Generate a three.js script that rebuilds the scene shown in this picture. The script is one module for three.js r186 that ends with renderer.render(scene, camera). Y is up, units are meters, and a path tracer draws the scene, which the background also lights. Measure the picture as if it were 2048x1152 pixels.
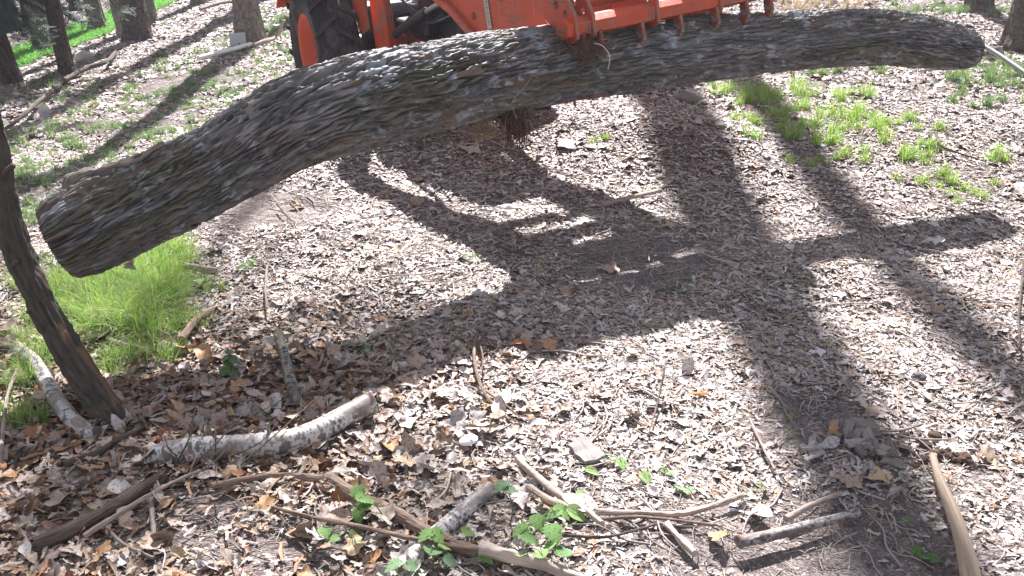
import * as THREE from 'three';
import { mergeGeometries, mergeVertices } from 'three/addons/utils/BufferGeometryUtils.js';
import { RoundedBoxGeometry } from 'three/addons/geometries/RoundedBoxGeometry.js';

// ---------------------------------------------------------------- camera, sky, sun, exposure
const W = 1024, H = 576, EYE = 2.0, PITCH = 24 * Math.PI / 180, FPX = 1886;   // FPX: focal length in pixels of the 2048 wide photograph
const scene = new THREE.Scene();
const camera = new THREE.PerspectiveCamera(2 * Math.atan(576 / FPX) * 180 / Math.PI, W / H, 0.05, 400);
camera.position.set(0, EYE, 0);
camera.lookAt(0, EYE - Math.sin(PITCH), -Math.cos(PITCH));
const renderer = new THREE.WebGLRenderer({ antialias: true });
renderer.setSize(W, H);
renderer.toneMapping = THREE.LinearToneMapping;
renderer.toneMappingExposure = 3.75;
renderer.shadowMap.enabled = true;
const EL = 46.5 * Math.PI / 180, AZ = 0.9 * Math.PI / 180;
const SKY_K = 0.168, SKY_SUN = Math.PI * 1.5;   // SKY_SUN: azimuth of the sun in the sky picture
const SUN = new THREE.Vector3(Math.sin(AZ) * Math.cos(EL), Math.sin(EL), -Math.cos(AZ) * Math.cos(EL));
{ // a clear pale spring sky, computed
  const w = 256, h = 128, d = new Float32Array(w * h * 4);
  for (let j = 0; j < h; j++) for (let i = 0; i < w; i++) {
    const el = ((j + 0.5) / h - 0.5) * Math.PI, az = ((i + 0.5) / w) * 2 * Math.PI, y = Math.sin(el), x = Math.cos(el) * Math.cos(az - Math.PI), z = Math.cos(el) * Math.sin(az - Math.PI);
    const up = Math.max(0, y), k = Math.pow(1 - up, 2.2), g = Math.max(0, -(x * 0 + 0) + (y * SUN.y + Math.cos(el) * Math.cos(EL) * Math.cos(az - SKY_SUN)));
    const glow = 0.5 * Math.pow(g, 6), o = 4 * (j * w + i);
    d[o] = SKY_K * (0.72 + 0.24 * k + glow); d[o + 1] = SKY_K * (0.74 + 0.22 * k + glow * 0.96); d[o + 2] = SKY_K * (0.93 + 0.06 * k + glow * 0.95); d[o + 3] = 1;
  }
  const t = new THREE.DataTexture(d, w, h, THREE.RGBAFormat, THREE.FloatType); t.mapping = THREE.EquirectangularReflectionMapping; t.magFilter = t.minFilter = THREE.LinearFilter; t.needsUpdate = true;
  scene.background = t; scene.environment = t; scene.backgroundIntensity = scene.environmentIntensity = 1;
}
const sun = new THREE.DirectionalLight(new THREE.Color(1, 0.955, 0.965), 5);
sun.name = 'sun'; sun.position.copy(SUN).multiplyScalar(60); sun.castShadow = true; sun.shadow.radius = 1;
Object.assign(sun.shadow.camera, { left: -20, right: 20, top: 25, bottom: -25, near: 1, far: 140 }); sun.shadow.mapSize.set(4096, 4096);
scene.add(sun, sun.target);

// ---------------------------------------------------------------- helpers
let seed = 1;
function rnd() { seed = (seed + 0x6D2B79F5) | 0; let t = Math.imul(seed ^ (seed >>> 15), 1 | seed); t = (t + Math.imul(t ^ (t >>> 7), 61 | t)) ^ t; return ((t ^ (t >>> 14)) >>> 0) / 4294967296; }
const rr = (a, b) => a + (b - a) * rnd();
const gauss = () => (rnd() + rnd() + rnd() + rnd() - 2) * 1.7;
const cl = (x, a = 0, b = 1) => Math.min(b, Math.max(a, x));
const sm = (a, b, x) => { const t = cl((x - a) / (b - a)); return t * t * (3 - 2 * t); };
const V = (x, y, z) => new THREE.Vector3(x, y, z);
function h3(x, y, z) { let n = Math.imul(x, 374761393) ^ Math.imul(y, 668265263) ^ Math.imul(z, 2147483647 ^ 0x5bd1e995); n = Math.imul(n ^ (n >>> 13), 1274126177); n ^= n >>> 16; return (n >>> 0) / 2147483648 - 1; }
function n3(x, y, z = 0) {                                     // value noise, -1 .. 1
  const ix = Math.floor(x), iy = Math.floor(y), iz = Math.floor(z);
  let fx = x - ix, fy = y - iy, fz = z - iz; fx *= fx * (3 - 2 * fx); fy *= fy * (3 - 2 * fy); fz *= fz * (3 - 2 * fz);
  const L = (a, b, t) => a + (b - a) * t;
  return L(L(L(h3(ix, iy, iz), h3(ix + 1, iy, iz), fx), L(h3(ix, iy + 1, iz), h3(ix + 1, iy + 1, iz), fx), fy),
    L(L(h3(ix, iy, iz + 1), h3(ix + 1, iy, iz + 1), fx), L(h3(ix, iy + 1, iz + 1), h3(ix + 1, iy + 1, iz + 1), fx), fy), fz);
}
const fbm = (x, y, z = 0) => (n3(x, y, z) + 0.5 * n3(2.1 * x, 2.1 * y, 2.1 * z + 7) + 0.25 * n3(4.3 * x, 4.3 * y, 4.3 * z + 3)) / 1.4;
const C = (r, g, b) => new THREE.Color().setRGB(r, g, b);
const mixc = (a, b, t) => [a[0] + (b[0] - a[0]) * t, a[1] + (b[1] - a[1]) * t, a[2] + (b[2] - a[2]) * t];

// ground height: a nearly level wood floor that tilts with the slope under the tractor and falls away to the left
function gyBase(x, z) {
  const Z = -z;
  let y = 0.045 * cl(x + 0.4, -3, 7) * sm(5.4, 7.6, Z);
  y += 0.15 * sm(6.2, 7.4, Z) * sm(11, 9, Z) * sm(-3, -2, x) * sm(2.2, 1.2, x);
  const l = -(x + 3.4); y -= 0.09 * (l > 0 ? l * l / (l + 1.2) : 0) * sm(4, 9, Z);
  return y;
}
const gy = (x, z) => gyBase(x, z) + 0.03 * n3(x * 1.7, z * 1.7, 3) + 0.012 * n3(x * 6, z * 6, 9) + 0.004 * n3(x * 21, z * 21, 5);
function rayDir(px, py) { const x = (px - 1024) / FPX, y = -(py - 576) / FPX; return V(x, y * Math.cos(PITCH) - Math.sin(PITCH), -(Math.cos(PITCH) + y * Math.sin(PITCH))); }
function P(px, py, lift = 0) {                                 // the place on the ground (or lift metres above it) that was measured at a pixel of the photograph
  const d = rayDir(px, py); let t = 2;
  for (let k = 0; k < 60; k++) { const x = d.x * t, z = d.z * t, e = EYE + d.y * t - gyBase(x, z) - lift; t += e / Math.max(0.08, -d.y) * 0.7; if (t > 90) { t = 90; break; } }
  const x = d.x * t, z = d.z * t; return V(x, gy(x, z) + lift, z);
}
function atZ(px, py, Z) { const d = rayDir(px, py), t = Z / -d.z; return V(d.x * t, EYE + d.y * t, -Z); }

const used = {};
function numbered(n) { const k = used[n] = (used[n] ?? -1) + 1; return k ? n + '_' + String(k).padStart(3, '0') : n; }
function shade(o) { o.traverse((m) => { if (m.isMesh) { m.castShadow = m.receiveShadow = true; } }); return o; }
function tag(o, label, category, group) { o.userData.label = label; o.userData.category = category; if (group) o.userData.group = group; return o; }
function base(name, pos) { const o = new THREE.Group(); o.name = numbered(name); if (pos) o.position.copy(pos); scene.add(o); return o; }
function part(name, geo, mat, parent) { const m = new THREE.Mesh(geo, mat); m.name = name; parent.add(m); m.castShadow = m.receiveShadow = true; return m; }
function solo(name, geo, mat, label, category, group) { const m = new THREE.Mesh(geo, mat); m.name = numbered(name); scene.add(m); m.castShadow = m.receiveShadow = true; if (label) tag(m, label, category, group); return m; }
function stuff(name, geo, mat, n, parent = scene) { const m = new THREE.InstancedMesh(geo, mat, n); m.name = parent === scene ? numbered(name) : name; m.userData.kind = 'stuff'; m.castShadow = m.receiveShadow = true; parent.add(m); return m; }
const merge = (list) => mergeGeometries(list.map((g) => (g.index ? g.toNonIndexed() : g)).map((g) => { for (const k of Object.keys(g.attributes)) if (!['position', 'normal', 'uv'].includes(k)) g.deleteAttribute(k); return g; }));

function texture(w, h, fn, srgb = true) {
  const d = new Uint8Array(w * h * 4), s = (c) => 255 * (srgb ? (c <= 0.0031308 ? 12.92 * c : 1.055 * Math.pow(c, 1 / 2.4) - 0.055) : c);
  for (let j = 0; j < h; j++) for (let i = 0; i < w; i++) { const c = fn(i / w, j / h), o = 4 * (j * w + i); d[o] = cl(s(cl(c[0])), 0, 255); d[o + 1] = cl(s(cl(c[1])), 0, 255); d[o + 2] = cl(s(cl(c[2])), 0, 255); d[o + 3] = 255; }
  const t = new THREE.DataTexture(d, w, h); t.wrapS = t.wrapT = THREE.RepeatWrapping; t.magFilter = THREE.LinearFilter; t.minFilter = THREE.LinearMipmapLinearFilter; t.generateMipmaps = true;
  if (srgb) t.colorSpace = THREE.SRGBColorSpace; t.needsUpdate = true; return t;
}
// tileable noise through a torus-like wrap: blend of two shifted copies
function tn(u, v, fu, fv, s) { const a = 2 * Math.PI * u; return n3(Math.cos(a) * fu / 6.283 + 50, Math.sin(a) * fu / 6.283 + 50 + s, v * fv + s * 3); }

const std = (o) => new THREE.MeshStandardMaterial({ roughness: 0.85, metalness: 0, ...o });
const phy = (o) => new THREE.MeshPhysicalMaterial({ roughness: 0.6, metalness: 0, ...o });

// a tapered, noisy tube through points; rad(t) in metres; disp(angle, metres along, t) adds to the radius; uv: u round, v in metres
function limb(pts, rad, { rs = 8, ls = 16, disp = null, color = null, cap = true, twist = 0, tension = 0.5 } = {}) {
  const curve = new THREE.CatmullRomCurve3(pts, false, 'centripetal', tension), len = curve.getLength(), fr = curve.computeFrenetFrames(ls, false);
  const pos = [], uv = [], col = [], idx = [], a = V(), q = V();
  for (let i = 0; i <= ls; i++) {
    const t = i / ls, c = curve.getPointAt(t), r0 = rad(t), v = t * len;
    for (let j = 0; j <= rs; j++) {
      const th = (j % rs) / rs * 2 * Math.PI, r = r0 + (disp ? disp(th + twist * v, v, t, r0) : 0);
      a.copy(fr.normals[i]).multiplyScalar(Math.cos(th)).addScaledVector(fr.binormals[i], Math.sin(th));
      q.copy(c).addScaledVector(a, r); pos.push(q.x, q.y, q.z); uv.push(j / rs, v);
      if (color) col.push(...color(th + twist * v, v, t, a));
    }
  }
  for (let i = 0; i < ls; i++) for (let j = 0; j < rs; j++) { const k = i * (rs + 1) + j; idx.push(k, k + 1, k + rs + 1, k + 1, k + rs + 2, k + rs + 1); }
  if (cap) for (const [i, s] of [[0, 1], [ls, 0]]) {
    const c = curve.getPointAt(i / ls), k0 = pos.length / 3; pos.push(c.x, c.y, c.z); uv.push(0.5, i ? len : 0); if (color) col.push(...color(0, i ? len : 0, i / ls, fr.normals[i]));
    for (let j = 0; j < rs; j++) { const k = i * (rs + 1) + j; s ? idx.push(k0, k + 1, k) : idx.push(k0, k, k + 1); }
  }
  const g = new THREE.BufferGeometry();
  g.setAttribute('position', new THREE.Float32BufferAttribute(pos, 3)); g.setAttribute('uv', new THREE.Float32BufferAttribute(uv, 2));
  if (color) g.setAttribute('color', new THREE.Float32BufferAttribute(col, 3));
  g.setIndex(idx); g.computeVertexNormals();
  const n = g.attributes.normal;                              // weld the seam's normals
  for (let i = 0; i <= ls; i++) { const k = i * (rs + 1), m = k + rs, x = n.getX(k) + n.getX(m), y = n.getY(k) + n.getY(m), z = n.getZ(k) + n.getZ(m), l = Math.hypot(x, y, z) || 1; n.setXYZ(k, x / l, y / l, z / l); n.setXYZ(m, x / l, y / l, z / l); }
  return g;
}

// ---------------------------------------------------------------- materials
const T = {};
T.soil = texture(1024, 1024, (u, v) => { const a = tn(u, v, 26, 26, 1), b = tn(u, v, 90, 90, 2), c = tn(u, v, 7, 7, 3), e = tn(u, v, 260, 260, 4), k = 0.135 + 0.03 * c + 0.035 * a + 0.05 * b + 0.06 * e; return mixc([k * 1.12, k * 0.93, k * 0.86], [0.4, 0.35, 0.31], 0.8 * sm(0.45, 0.65, e + 0.3 * b)); });
T.soilBump = texture(1024, 1024, (u, v) => { const k = 0.5 + 0.2 * tn(u, v, 40, 40, 5) + 0.2 * tn(u, v, 120, 120, 2) + 0.15 * tn(u, v, 260, 260, 4); return [k, k, k]; }, false);
T.bark = texture(256, 512, (u, v) => { const a = Math.abs(tn(u, v, 26, 9, 4)), b = tn(u, v, 60, 50, 5), k = 0.1 + 0.05 * b + 0.05 * Math.min(1, a * 3); return [k * 1.12, k, k * 0.88]; });
T.barkBump = texture(256, 512, (u, v) => { const a = Math.min(1, Math.abs(tn(u, v, 26, 9, 4)) * 3), b = tn(u, v, 60, 50, 5); const k = 0.2 + 0.6 * a + 0.15 * b; return [k, k, k]; }, false);
T.birch = texture(256, 512, (u, v) => { const d = tn(u, v, 12, 80, 6), e = tn(u, v, 30, 190, 7), f = tn(u, v, 5, 5, 8), p = tn(u, v, 16, 22, 9); let c = [0.5 + 0.12 * f, 0.49 + 0.12 * f, 0.48 + 0.12 * f]; c = mixc(c, [0.07, 0.06, 0.055], 0.9 * sm(0.2, 0.4, d)); c = mixc(c, [0.15, 0.13, 0.12], 0.85 * sm(0.1, 0.5, e)); c = mixc(c, [0.2, 0.17, 0.15], 0.8 * sm(0.1, 0.4, tn(u, v, 6, 14, 19))); return mixc(c, [0.24, 0.15, 0.1], 0.7 * sm(0.3, 0.6, p)); });
T.wood = texture(256, 512, (u, v) => { const a = tn(u, v, 60, 4, 11), b = tn(u, v, 18, 3, 12), e = tn(u, v, 60, 60, 13), k = 0.3 + 0.08 * a + 0.07 * b + 0.03 * e; return [k * 1.1, k * 0.94, k * 0.78]; });
T.leaf = texture(128, 128, (u, v) => { const m = Math.abs(u - 0.5), vein = Math.abs(((v * 6 + m * 5) % 1) - 0.5); let k = 0.86 + 0.12 * tn(u, v, 22, 22, 14) + 0.1 * tn(u, v, 60, 60, 15); if (vein < 0.05) k *= 0.85; if (m < 0.02) k *= 1.15; const s = sm(0.45, 0.7, tn(u, v, 12, 12, 16)); return mixc([k, k, k], [0.45, 0.36, 0.28], s); });
const M = {
  soil: std({ map: T.soil, bumpMap: T.soilBump, bumpScale: 0.02, roughness: 1 }),
  log: std({ vertexColors: true, roughness: 0.62 }),
  bark: std({ map: T.bark, bumpMap: T.barkBump, bumpScale: 0.02, roughness: 0.95 }),
  darkBark: std({ map: T.bark, color: C(0.55, 0.5, 0.47), bumpMap: T.barkBump, bumpScale: 0.02, roughness: 0.95 }),
  greyBark: std({ map: T.bark, color: C(1.7, 1.7, 1.75), bumpMap: T.barkBump, bumpScale: 0.012, roughness: 0.95 }),
  branch: std({ map: T.bark, color: C(1.5, 1.2, 1.0), bumpMap: T.barkBump, bumpScale: 0.004, roughness: 0.9 }),
  greyBranch: std({ map: T.bark, color: C(2.4, 2.2, 2.1), bumpMap: T.barkBump, bumpScale: 0.003, roughness: 0.9 }),
  darkBranch: std({ map: T.bark, color: C(0.75, 0.65, 0.6), bumpMap: T.barkBump, bumpScale: 0.004, roughness: 0.95 }),
  birch: std({ map: T.birch, roughness: 0.55 }),
  wood: std({ map: T.wood, roughness: 0.8 }),
  paleWood: std({ map: T.wood, color: C(1.25, 1.22, 1.25), roughness: 0.8 }),
  leaf: std({ map: T.leaf, roughness: 0.6, side: THREE.DoubleSide }),
  straw: std({ roughness: 0.7, color: C(1, 1, 1), side: THREE.DoubleSide }),
  grass: phy({ color: C(1, 1, 1), roughness: 0.95, transmission: 0.55, thickness: 0, side: THREE.DoubleSide }),
  greenLeaf: phy({ map: T.leaf, color: C(0.11, 0.26, 0.05), roughness: 0.9, transmission: 0.3, thickness: 0, side: THREE.DoubleSide }),
  darkLeaf: phy({ color: C(0.05, 0.13, 0.035), roughness: 0.9, transmission: 0.3, thickness: 0, side: THREE.DoubleSide }),
  greenStem: std({ color: C(0.12, 0.14, 0.05) }),
  orange: phy({ color: C(1, 1, 1), roughness: 0.5, clearcoat: 0.15, clearcoatRoughness: 0.4, bumpMap: texture(256, 256, (u, v) => { const k = 0.5 + 0.3 * tn(u, v, 8, 8, 36) + 0.1 * tn(u, v, 60, 60, 37); return [k, k, k]; }, false), bumpScale: 0.004, map: texture(1024, 1024, (u, v) => { const k = 0.94 + 0.08 * tn(u, v, 12, 12, 31) + 0.05 * tn(u, v, 50, 50, 30), n = tn(u, v, 9, 9, 33), f = tn(u, v, 90, 90, 34), st = tn(u, v, 8, 160, 35), s2 = tn(u, v, 160, 10, 38); let c = mixc([0.52 * k, 0.068 * k, 0.016 * k], [0.42, 0.09, 0.04], 0.4 * sm(-0.1, 0.6, n)); c = mixc(c, [0.17, 0.12, 0.09], 0.75 * sm(0.15, 0.7, n + 0.6 * f)); c = mixc(c, [0.1, 0.07, 0.06], 0.8 * sm(0.62, 0.75, st + 0.3 * n)); return mixc(c, [0.3, 0.2, 0.17], 0.7 * sm(0.62, 0.72, s2 + 0.3 * f)); }) }),
  worn: std({ roughness: 0.6, metalness: 0.2, map: texture(256, 256, (u, v) => { const n = tn(u, v, 20, 20, 51) + 0.5 * tn(u, v, 90, 90, 52); return mixc(mixc([0.42, 0.06, 0.02], [0.16, 0.1, 0.07], sm(-0.3, 0.4, n)), [0.3, 0.28, 0.27], 0.8 * sm(0.45, 0.8, n)); }) }),
  orangeRim: std({ color: C(0.5, 0.062, 0.016), roughness: 0.55, side: THREE.DoubleSide }),
  rust: std({ color: C(0.2, 0.055, 0.025), roughness: 0.8 }),
  rubber: std({ color: C(0.12, 0.112, 0.11), roughness: 0.9, map: texture(512, 512, (u, v) => { const s = sm(-0.25, 0.5, fbm(u * 14, v * 9, 2) + 0.4 * n3(u * 90, v * 60, 4)); return mixc([0.16, 0.16, 0.17], [0.7, 0.66, 0.62], s); }) }),
  dusty: std({ color: C(0.085, 0.078, 0.08), roughness: 0.9 }),
  black: std({ color: C(0.025, 0.025, 0.027), roughness: 0.5 }),
  steel: std({ color: C(0.5, 0.5, 0.52), metalness: 0.9, roughness: 0.35 }),
  lampGlass: phy({ color: C(0.85, 0.87, 0.9), roughness: 0.15 }),
  white: std({ color: C(0.72, 0.76, 0.72), roughness: 0.45 }),
  stone: std({ color: C(0.5, 0.48, 0.46), roughness: 0.95 }),
  greyPlate: std({ color: C(0.42, 0.42, 0.45), roughness: 0.5 }),
  blue: std({ color: C(0.2, 0.24, 0.5), roughness: 0.6 }),
};

scene.fog = new THREE.FogExp2(0xdde2f2, 0.0025);                // spring haze, pale against the sun

// ---------------------------------------------------------------- the ground
function groundGrid(xs, zs, lift = 0, height = gy) {
  const pos = [], uv = [], idx = [], nx = xs.length, nz = zs.length;
  for (const z of zs) for (const x of xs) { pos.push(x, height(x, z) + lift, z); uv.push(x / 1.3 + 0.15 * n3(x, z, 1), z / 1.3 + 0.15 * n3(x, z, 8)); }
  for (let j = 0; j < nz - 1; j++) for (let i = 0; i < nx - 1; i++) { const k = j * nx + i; idx.push(k, k + nx, k + 1, k + 1, k + nx, k + nx + 1); }
  const g = new THREE.BufferGeometry(); g.setAttribute('position', new THREE.Float32BufferAttribute(pos, 3)); g.setAttribute('uv', new THREE.Float32BufferAttribute(uv, 2)); g.setIndex(idx); g.computeVertexNormals(); return g;
}
const warp = (n, lo, hi, c, k) => { const A = Math.asinh((lo - c) / k), B = Math.asinh((hi - c) / k); return Array.from({ length: n }, (_, i) => c + k * Math.sinh(A + (B - A) * i / (n - 1))); };
const ground = part('forest_floor', groundGrid(warp(380, -90, 90, 0, 3), warp(430, -160, 14, -4, 3).reverse().map((z) => z).reverse(), 0), M.soil, scene);
ground.userData.kind = 'structure'; ground.userData.label = 'brown soil of the wood floor under dry leaves';

// the strip of mown lawn beyond the slope: between two edges measured on the photograph
const lawnNear = [[-260, 232], [-60, 166], [30, 135], [130, 98], [220, 66], [290, 32], [352, 4], [440, -30]].map((p) => P(p[0], p[1]));
const lawnFar = [[-260, 190], [-60, 132], [30, 104], [130, 62], [200, 35], [262, 8], [310, -8], [400, -48]].map((p) => P(p[0], p[1]));
{
  const cn = new THREE.CatmullRomCurve3(lawnNear), cf = new THREE.CatmullRomCurve3(lawnFar), pos = [], uv = [], idx = [], n = 80, m = 10;
  for (let i = 0; i <= n; i++) for (let j = 0; j <= m; j++) { const p = cn.getPoint(i / n).lerp(cf.getPoint(i / n), j / m); pos.push(p.x, gy(p.x, p.z) + 0.02, p.z); uv.push(p.x, p.z); }
  for (let i = 0; i < n; i++) for (let j = 0; j < m; j++) { const k = i * (m + 1) + j; idx.push(k, k + m + 1, k + 1, k + 1, k + m + 1, k + m + 2); }
  const g = new THREE.BufferGeometry(); g.setAttribute('position', new THREE.Float32BufferAttribute(pos, 3)); g.setAttribute('uv', new THREE.Float32BufferAttribute(uv, 2)); g.setIndex(idx); g.computeVertexNormals();
  const lawn = part('lawn', g, std({ side: THREE.DoubleSide, roughness: 1, map: texture(256, 256, (u, v) => { const k = 1 + 0.35 * tn(u, v, 40, 40, 41) + 0.25 * tn(u, v, 9, 9, 42); return [0.11 * k, 0.3 * k, 0.03 * k]; }) }), scene);
  lawn.userData.kind = 'structure'; lawn.userData.label = 'strip of bright green mown lawn beyond the leafy slope';
}
function inLawn(x, z) {                                        // rough test for keeping leaves off the lawn
  let best = 1e9, s = 0; for (let i = 0; i < lawnNear.length; i++) { const a = lawnNear[i], b = lawnFar[i]; const d = Math.hypot(a.x - x, a.z - z); if (d < best) { best = d; s = i; } }
  const a = lawnNear[s], b = lawnNear[Math.min(s + 1, lawnNear.length - 1)], a0 = lawnNear[Math.max(0, s - 1)];
  return (b.x - a0.x) * (z - a0.z) - (b.z - a0.z) * (x - a0.x) < 0;
}

// ---------------------------------------------------------------- the big log
const LOGP = [[136, 476, 3.68], [210, 438, 3.76], [289, 401, 3.87], [399, 352, 4.0], [498, 296, 4.1], [598, 240, 4.22], [722, 204, 4.45], [849, 177, 4.74], [950, 154, 4.94], [1100, 131, 5.18], [1213, 116, 5.34], [1365, 100, 5.58], [1491, 90, 5.78], [1600, 80, 5.94], [1680, 76, 6.05], [1780, 76, 6.17], [1862, 87, 6.26], [1950, 104, 6.36]].map((p) => atZ(p[0], p[1], p[2]));
LOGP.unshift(atZ(112, 486, 3.664));
const LOGR = [[0, 0.15], [0.006, 0.168], [0.02, 0.184], [0.04, 0.19], [0.07, 0.186], [0.12, 0.184], [0.165, 0.196], [0.2, 0.209], [0.255, 0.221], [0.33, 0.226], [0.385, 0.223], [0.545, 0.2], [0.64, 0.192], [0.725, 0.177], [0.85, 0.174], [0.91, 0.166], [0.96, 0.148], [0.985, 0.125], [1, 0.09]];
const logRad = (t) => { for (let i = 1; i < LOGR.length; i++) if (t <= LOGR[i][0]) { const a = LOGR[i - 1], b = LOGR[i]; return a[1] + (b[1] - a[1]) * sm(a[0], b[0], t); } return 0.1; };
const barkLost = (th, v) => { const c = Math.cos(th), s = Math.sin(th); return sm(0.5, 0.58, fbm(c * 2.6 + 40, s * 2.6, v * 2.1 + 8) + 0.08 * n3(c * 20, s * 20, v * 18)); };   // 1 where the bark has come off
const BARKN = 50;
function plates(th, v, n, len, ox) {                           // broken bark plates: [distance to the nearest furrow, height of this plate, slope along it]
  const c = Math.cos(th), s = Math.sin(th), u = ((th / (2 * Math.PI)) % 1 + 1) % 1 * n + 0.9 * n3(c * 6, s * 6, v * 5 + ox) + 0.55 * n3(c * 16, s * 16, v * 13 + ox), w = v / len + 0.35 * n3(c * 12, s * 12, v * 6 + ox);
  const iu = Math.floor(u), iw = Math.floor(w); let f1 = 9, f2 = 9, id = 0, dy = 0;
  for (let a = -1; a <= 1; a++) for (let b = -1; b <= 1; b++) {
    const x = iu + a, k = ((x % n) + n) % n, cu = x + 0.5 + 0.42 * h3(k, iw + b, 11 + ox), cw = iw + b + 0.5 + 0.5 * h3(k, iw + b, 23 + ox), d = Math.hypot(u - cu, (w - cw) * 0.9);
    if (d < f1) { f2 = f1; f1 = d; id = h3(k, iw + b, 37 + ox); dy = w - cw; } else if (d < f2) f2 = d;
  }
  return [f2 - f1, id, dy];
}
function barkField(th, v) {                                    // 0 in a furrow, about 1 on a plate
  const c = Math.cos(th), s = Math.sin(th), p = plates(th, v, BARKN, 0.27, 0), r = plates(th, v, 96, 0.11, 5), e = n3(c * 30, s * 30, v * 42), f = n3(c * 60, s * 60, v * 24);
  const q = barkLost(th, v), k = 0.8 + 0.4 * n3(c * 1.5, s * 1.5, v * 0.9 + 31);
  return (sm(0.02, 0.3, p[0]) * (0.8 + 0.13 * p[1] + 0.22 * p[2] * p[1]) + 0.2 * sm(0.02, 0.3, r[0]) * (0.8 + 0.3 * r[1])) * k * (1 - q) + q * 0.3 + (0.09 * e + 0.07 * f) * (1 - 0.5 * q);
}
const log = base('felled_log');
tag(log, 'long rough-barked felled log held up across the picture by the tractor grapple', 'log');
{
  const disp = (th, v, t, r) => { const f = barkField(th, v); return 0.034 * (f - 0.7) + 0.01 * n3(Math.cos(th) * 1.6, Math.sin(th) * 1.6, v * 1.3) + 0.004 * n3(Math.cos(th) * 22, Math.sin(th) * 22, v * 50); };
  const color = (th, v, t) => {
    const x = Math.cos(th), y = Math.sin(th);
    const a = n3(x * 8, y * 8, v * 9 + 30), b = fbm(x * 4, y * 4, v * 3.2 + 60), g = n3(x * 34, y * 34, v * 50), g2 = n3(x * 60, y * 60, v * 24), l = fbm(x * 3.4 + 5, y * 3.4, v * 11), mo = fbm(x * 3.2, y * 3.2 + 9, v * 3 + 13), o = fbm(x * 7, y * 7 + 3, v * 5 + 77);
    let c = mixc([0.075, 0.074, 0.072], [0.21, 0.207, 0.205], sm(-0.8, 0.8, 0.8 * a + 0.6 * g + 0.5 * g2));
    c = mixc(c, [0.075, 0.078, 0.035], 0.6 * sm(0.0, 0.4, mo + 0.2 * g));
    c = mixc(c, [0.16, 0.1, 0.06], 0.5 * sm(0.2, 0.5, o + 0.25 * g2));
    c = mixc(c, [0.1 + 0.04 * g, 0.07 + 0.03 * g, 0.05 + 0.02 * g], 0.75 * barkLost(th, v));
    const tone = plates(th, v, BARKN, 0.27, 0)[1]; c = c.map((k) => k * (1 + 0.2 * tone));
    if (t < 0.0004 || t > 0.9996) return [0.19 + 0.05 * g, 0.135 + 0.04 * g, 0.095 + 0.03 * g];
    return mixc(c, mixc([0.27, 0.31, 0.34], [0.38, 0.42, 0.45], 0.5 + 0.5 * g), 0.7 * sm(0.42, 0.62, l + 0.25 * b + 0.3 * g + 0.2 * g2));
  };
  part('bark', limb(LOGP, logRad, { rs: 420, ls: 1350, disp, color, twist: 0.22 }), M.log, log);
}
const logCurve = new THREE.CatmullRomCurve3(LOGP, false, 'centripetal', 0.5);


{ // loose ends of the log: a slab of bark standing off its upper left end, a round knot, patches of bare wood on the end
  const L = (px, py, Z) => atZ(px, py, Z);
  const slab = [[128, 392, 3.72], [150, 366, 3.74], [200, 346, 3.78], [262, 322, 3.82], [330, 290, 3.9]].map((p) => L(...p));
  part('bark_slab', limb(slab, (t) => 0.03 * (1 - 0.75 * t) + 0.004, { rs: 14, ls: 60, disp: (th, v) => 0.022 * fbm(Math.cos(th) * 3, Math.sin(th) * 3, v * 14) }), std({ map: T.bark, color: C(1.5, 1.45, 1.4), bumpMap: T.barkBump, bumpScale: 0.006, roughness: 0.9 }), log);
  const k = new THREE.TorusGeometry(0.055, 0.022, 10, 26); const kp = k.attributes.position; for (let i = 0; i < kp.count; i++) { const q = V(kp.getX(i), kp.getY(i), kp.getZ(i)); q.multiplyScalar(1 + 0.16 * n3(q.x * 60, q.y * 60, q.z * 60)); kp.setXYZ(i, q.x * 1.25, q.y, q.z); } k.computeVertexNormals();
  const knot = part('knot', merge([k, new THREE.SphereGeometry(0.045, 16, 10).scale(1.2, 1, 0.5)]), std({ map: T.bark, color: C(1.3, 1.35, 1.3), roughness: 0.95 }), log);
  const kc = logCurve.getPointAt(0.175); knot.position.set(kc.x, kc.y + 0.135, kc.z + 0.12); knot.rotation.set(-0.75, 0.4, 0.3); knot.scale.setScalar(0.75);
}

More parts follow.
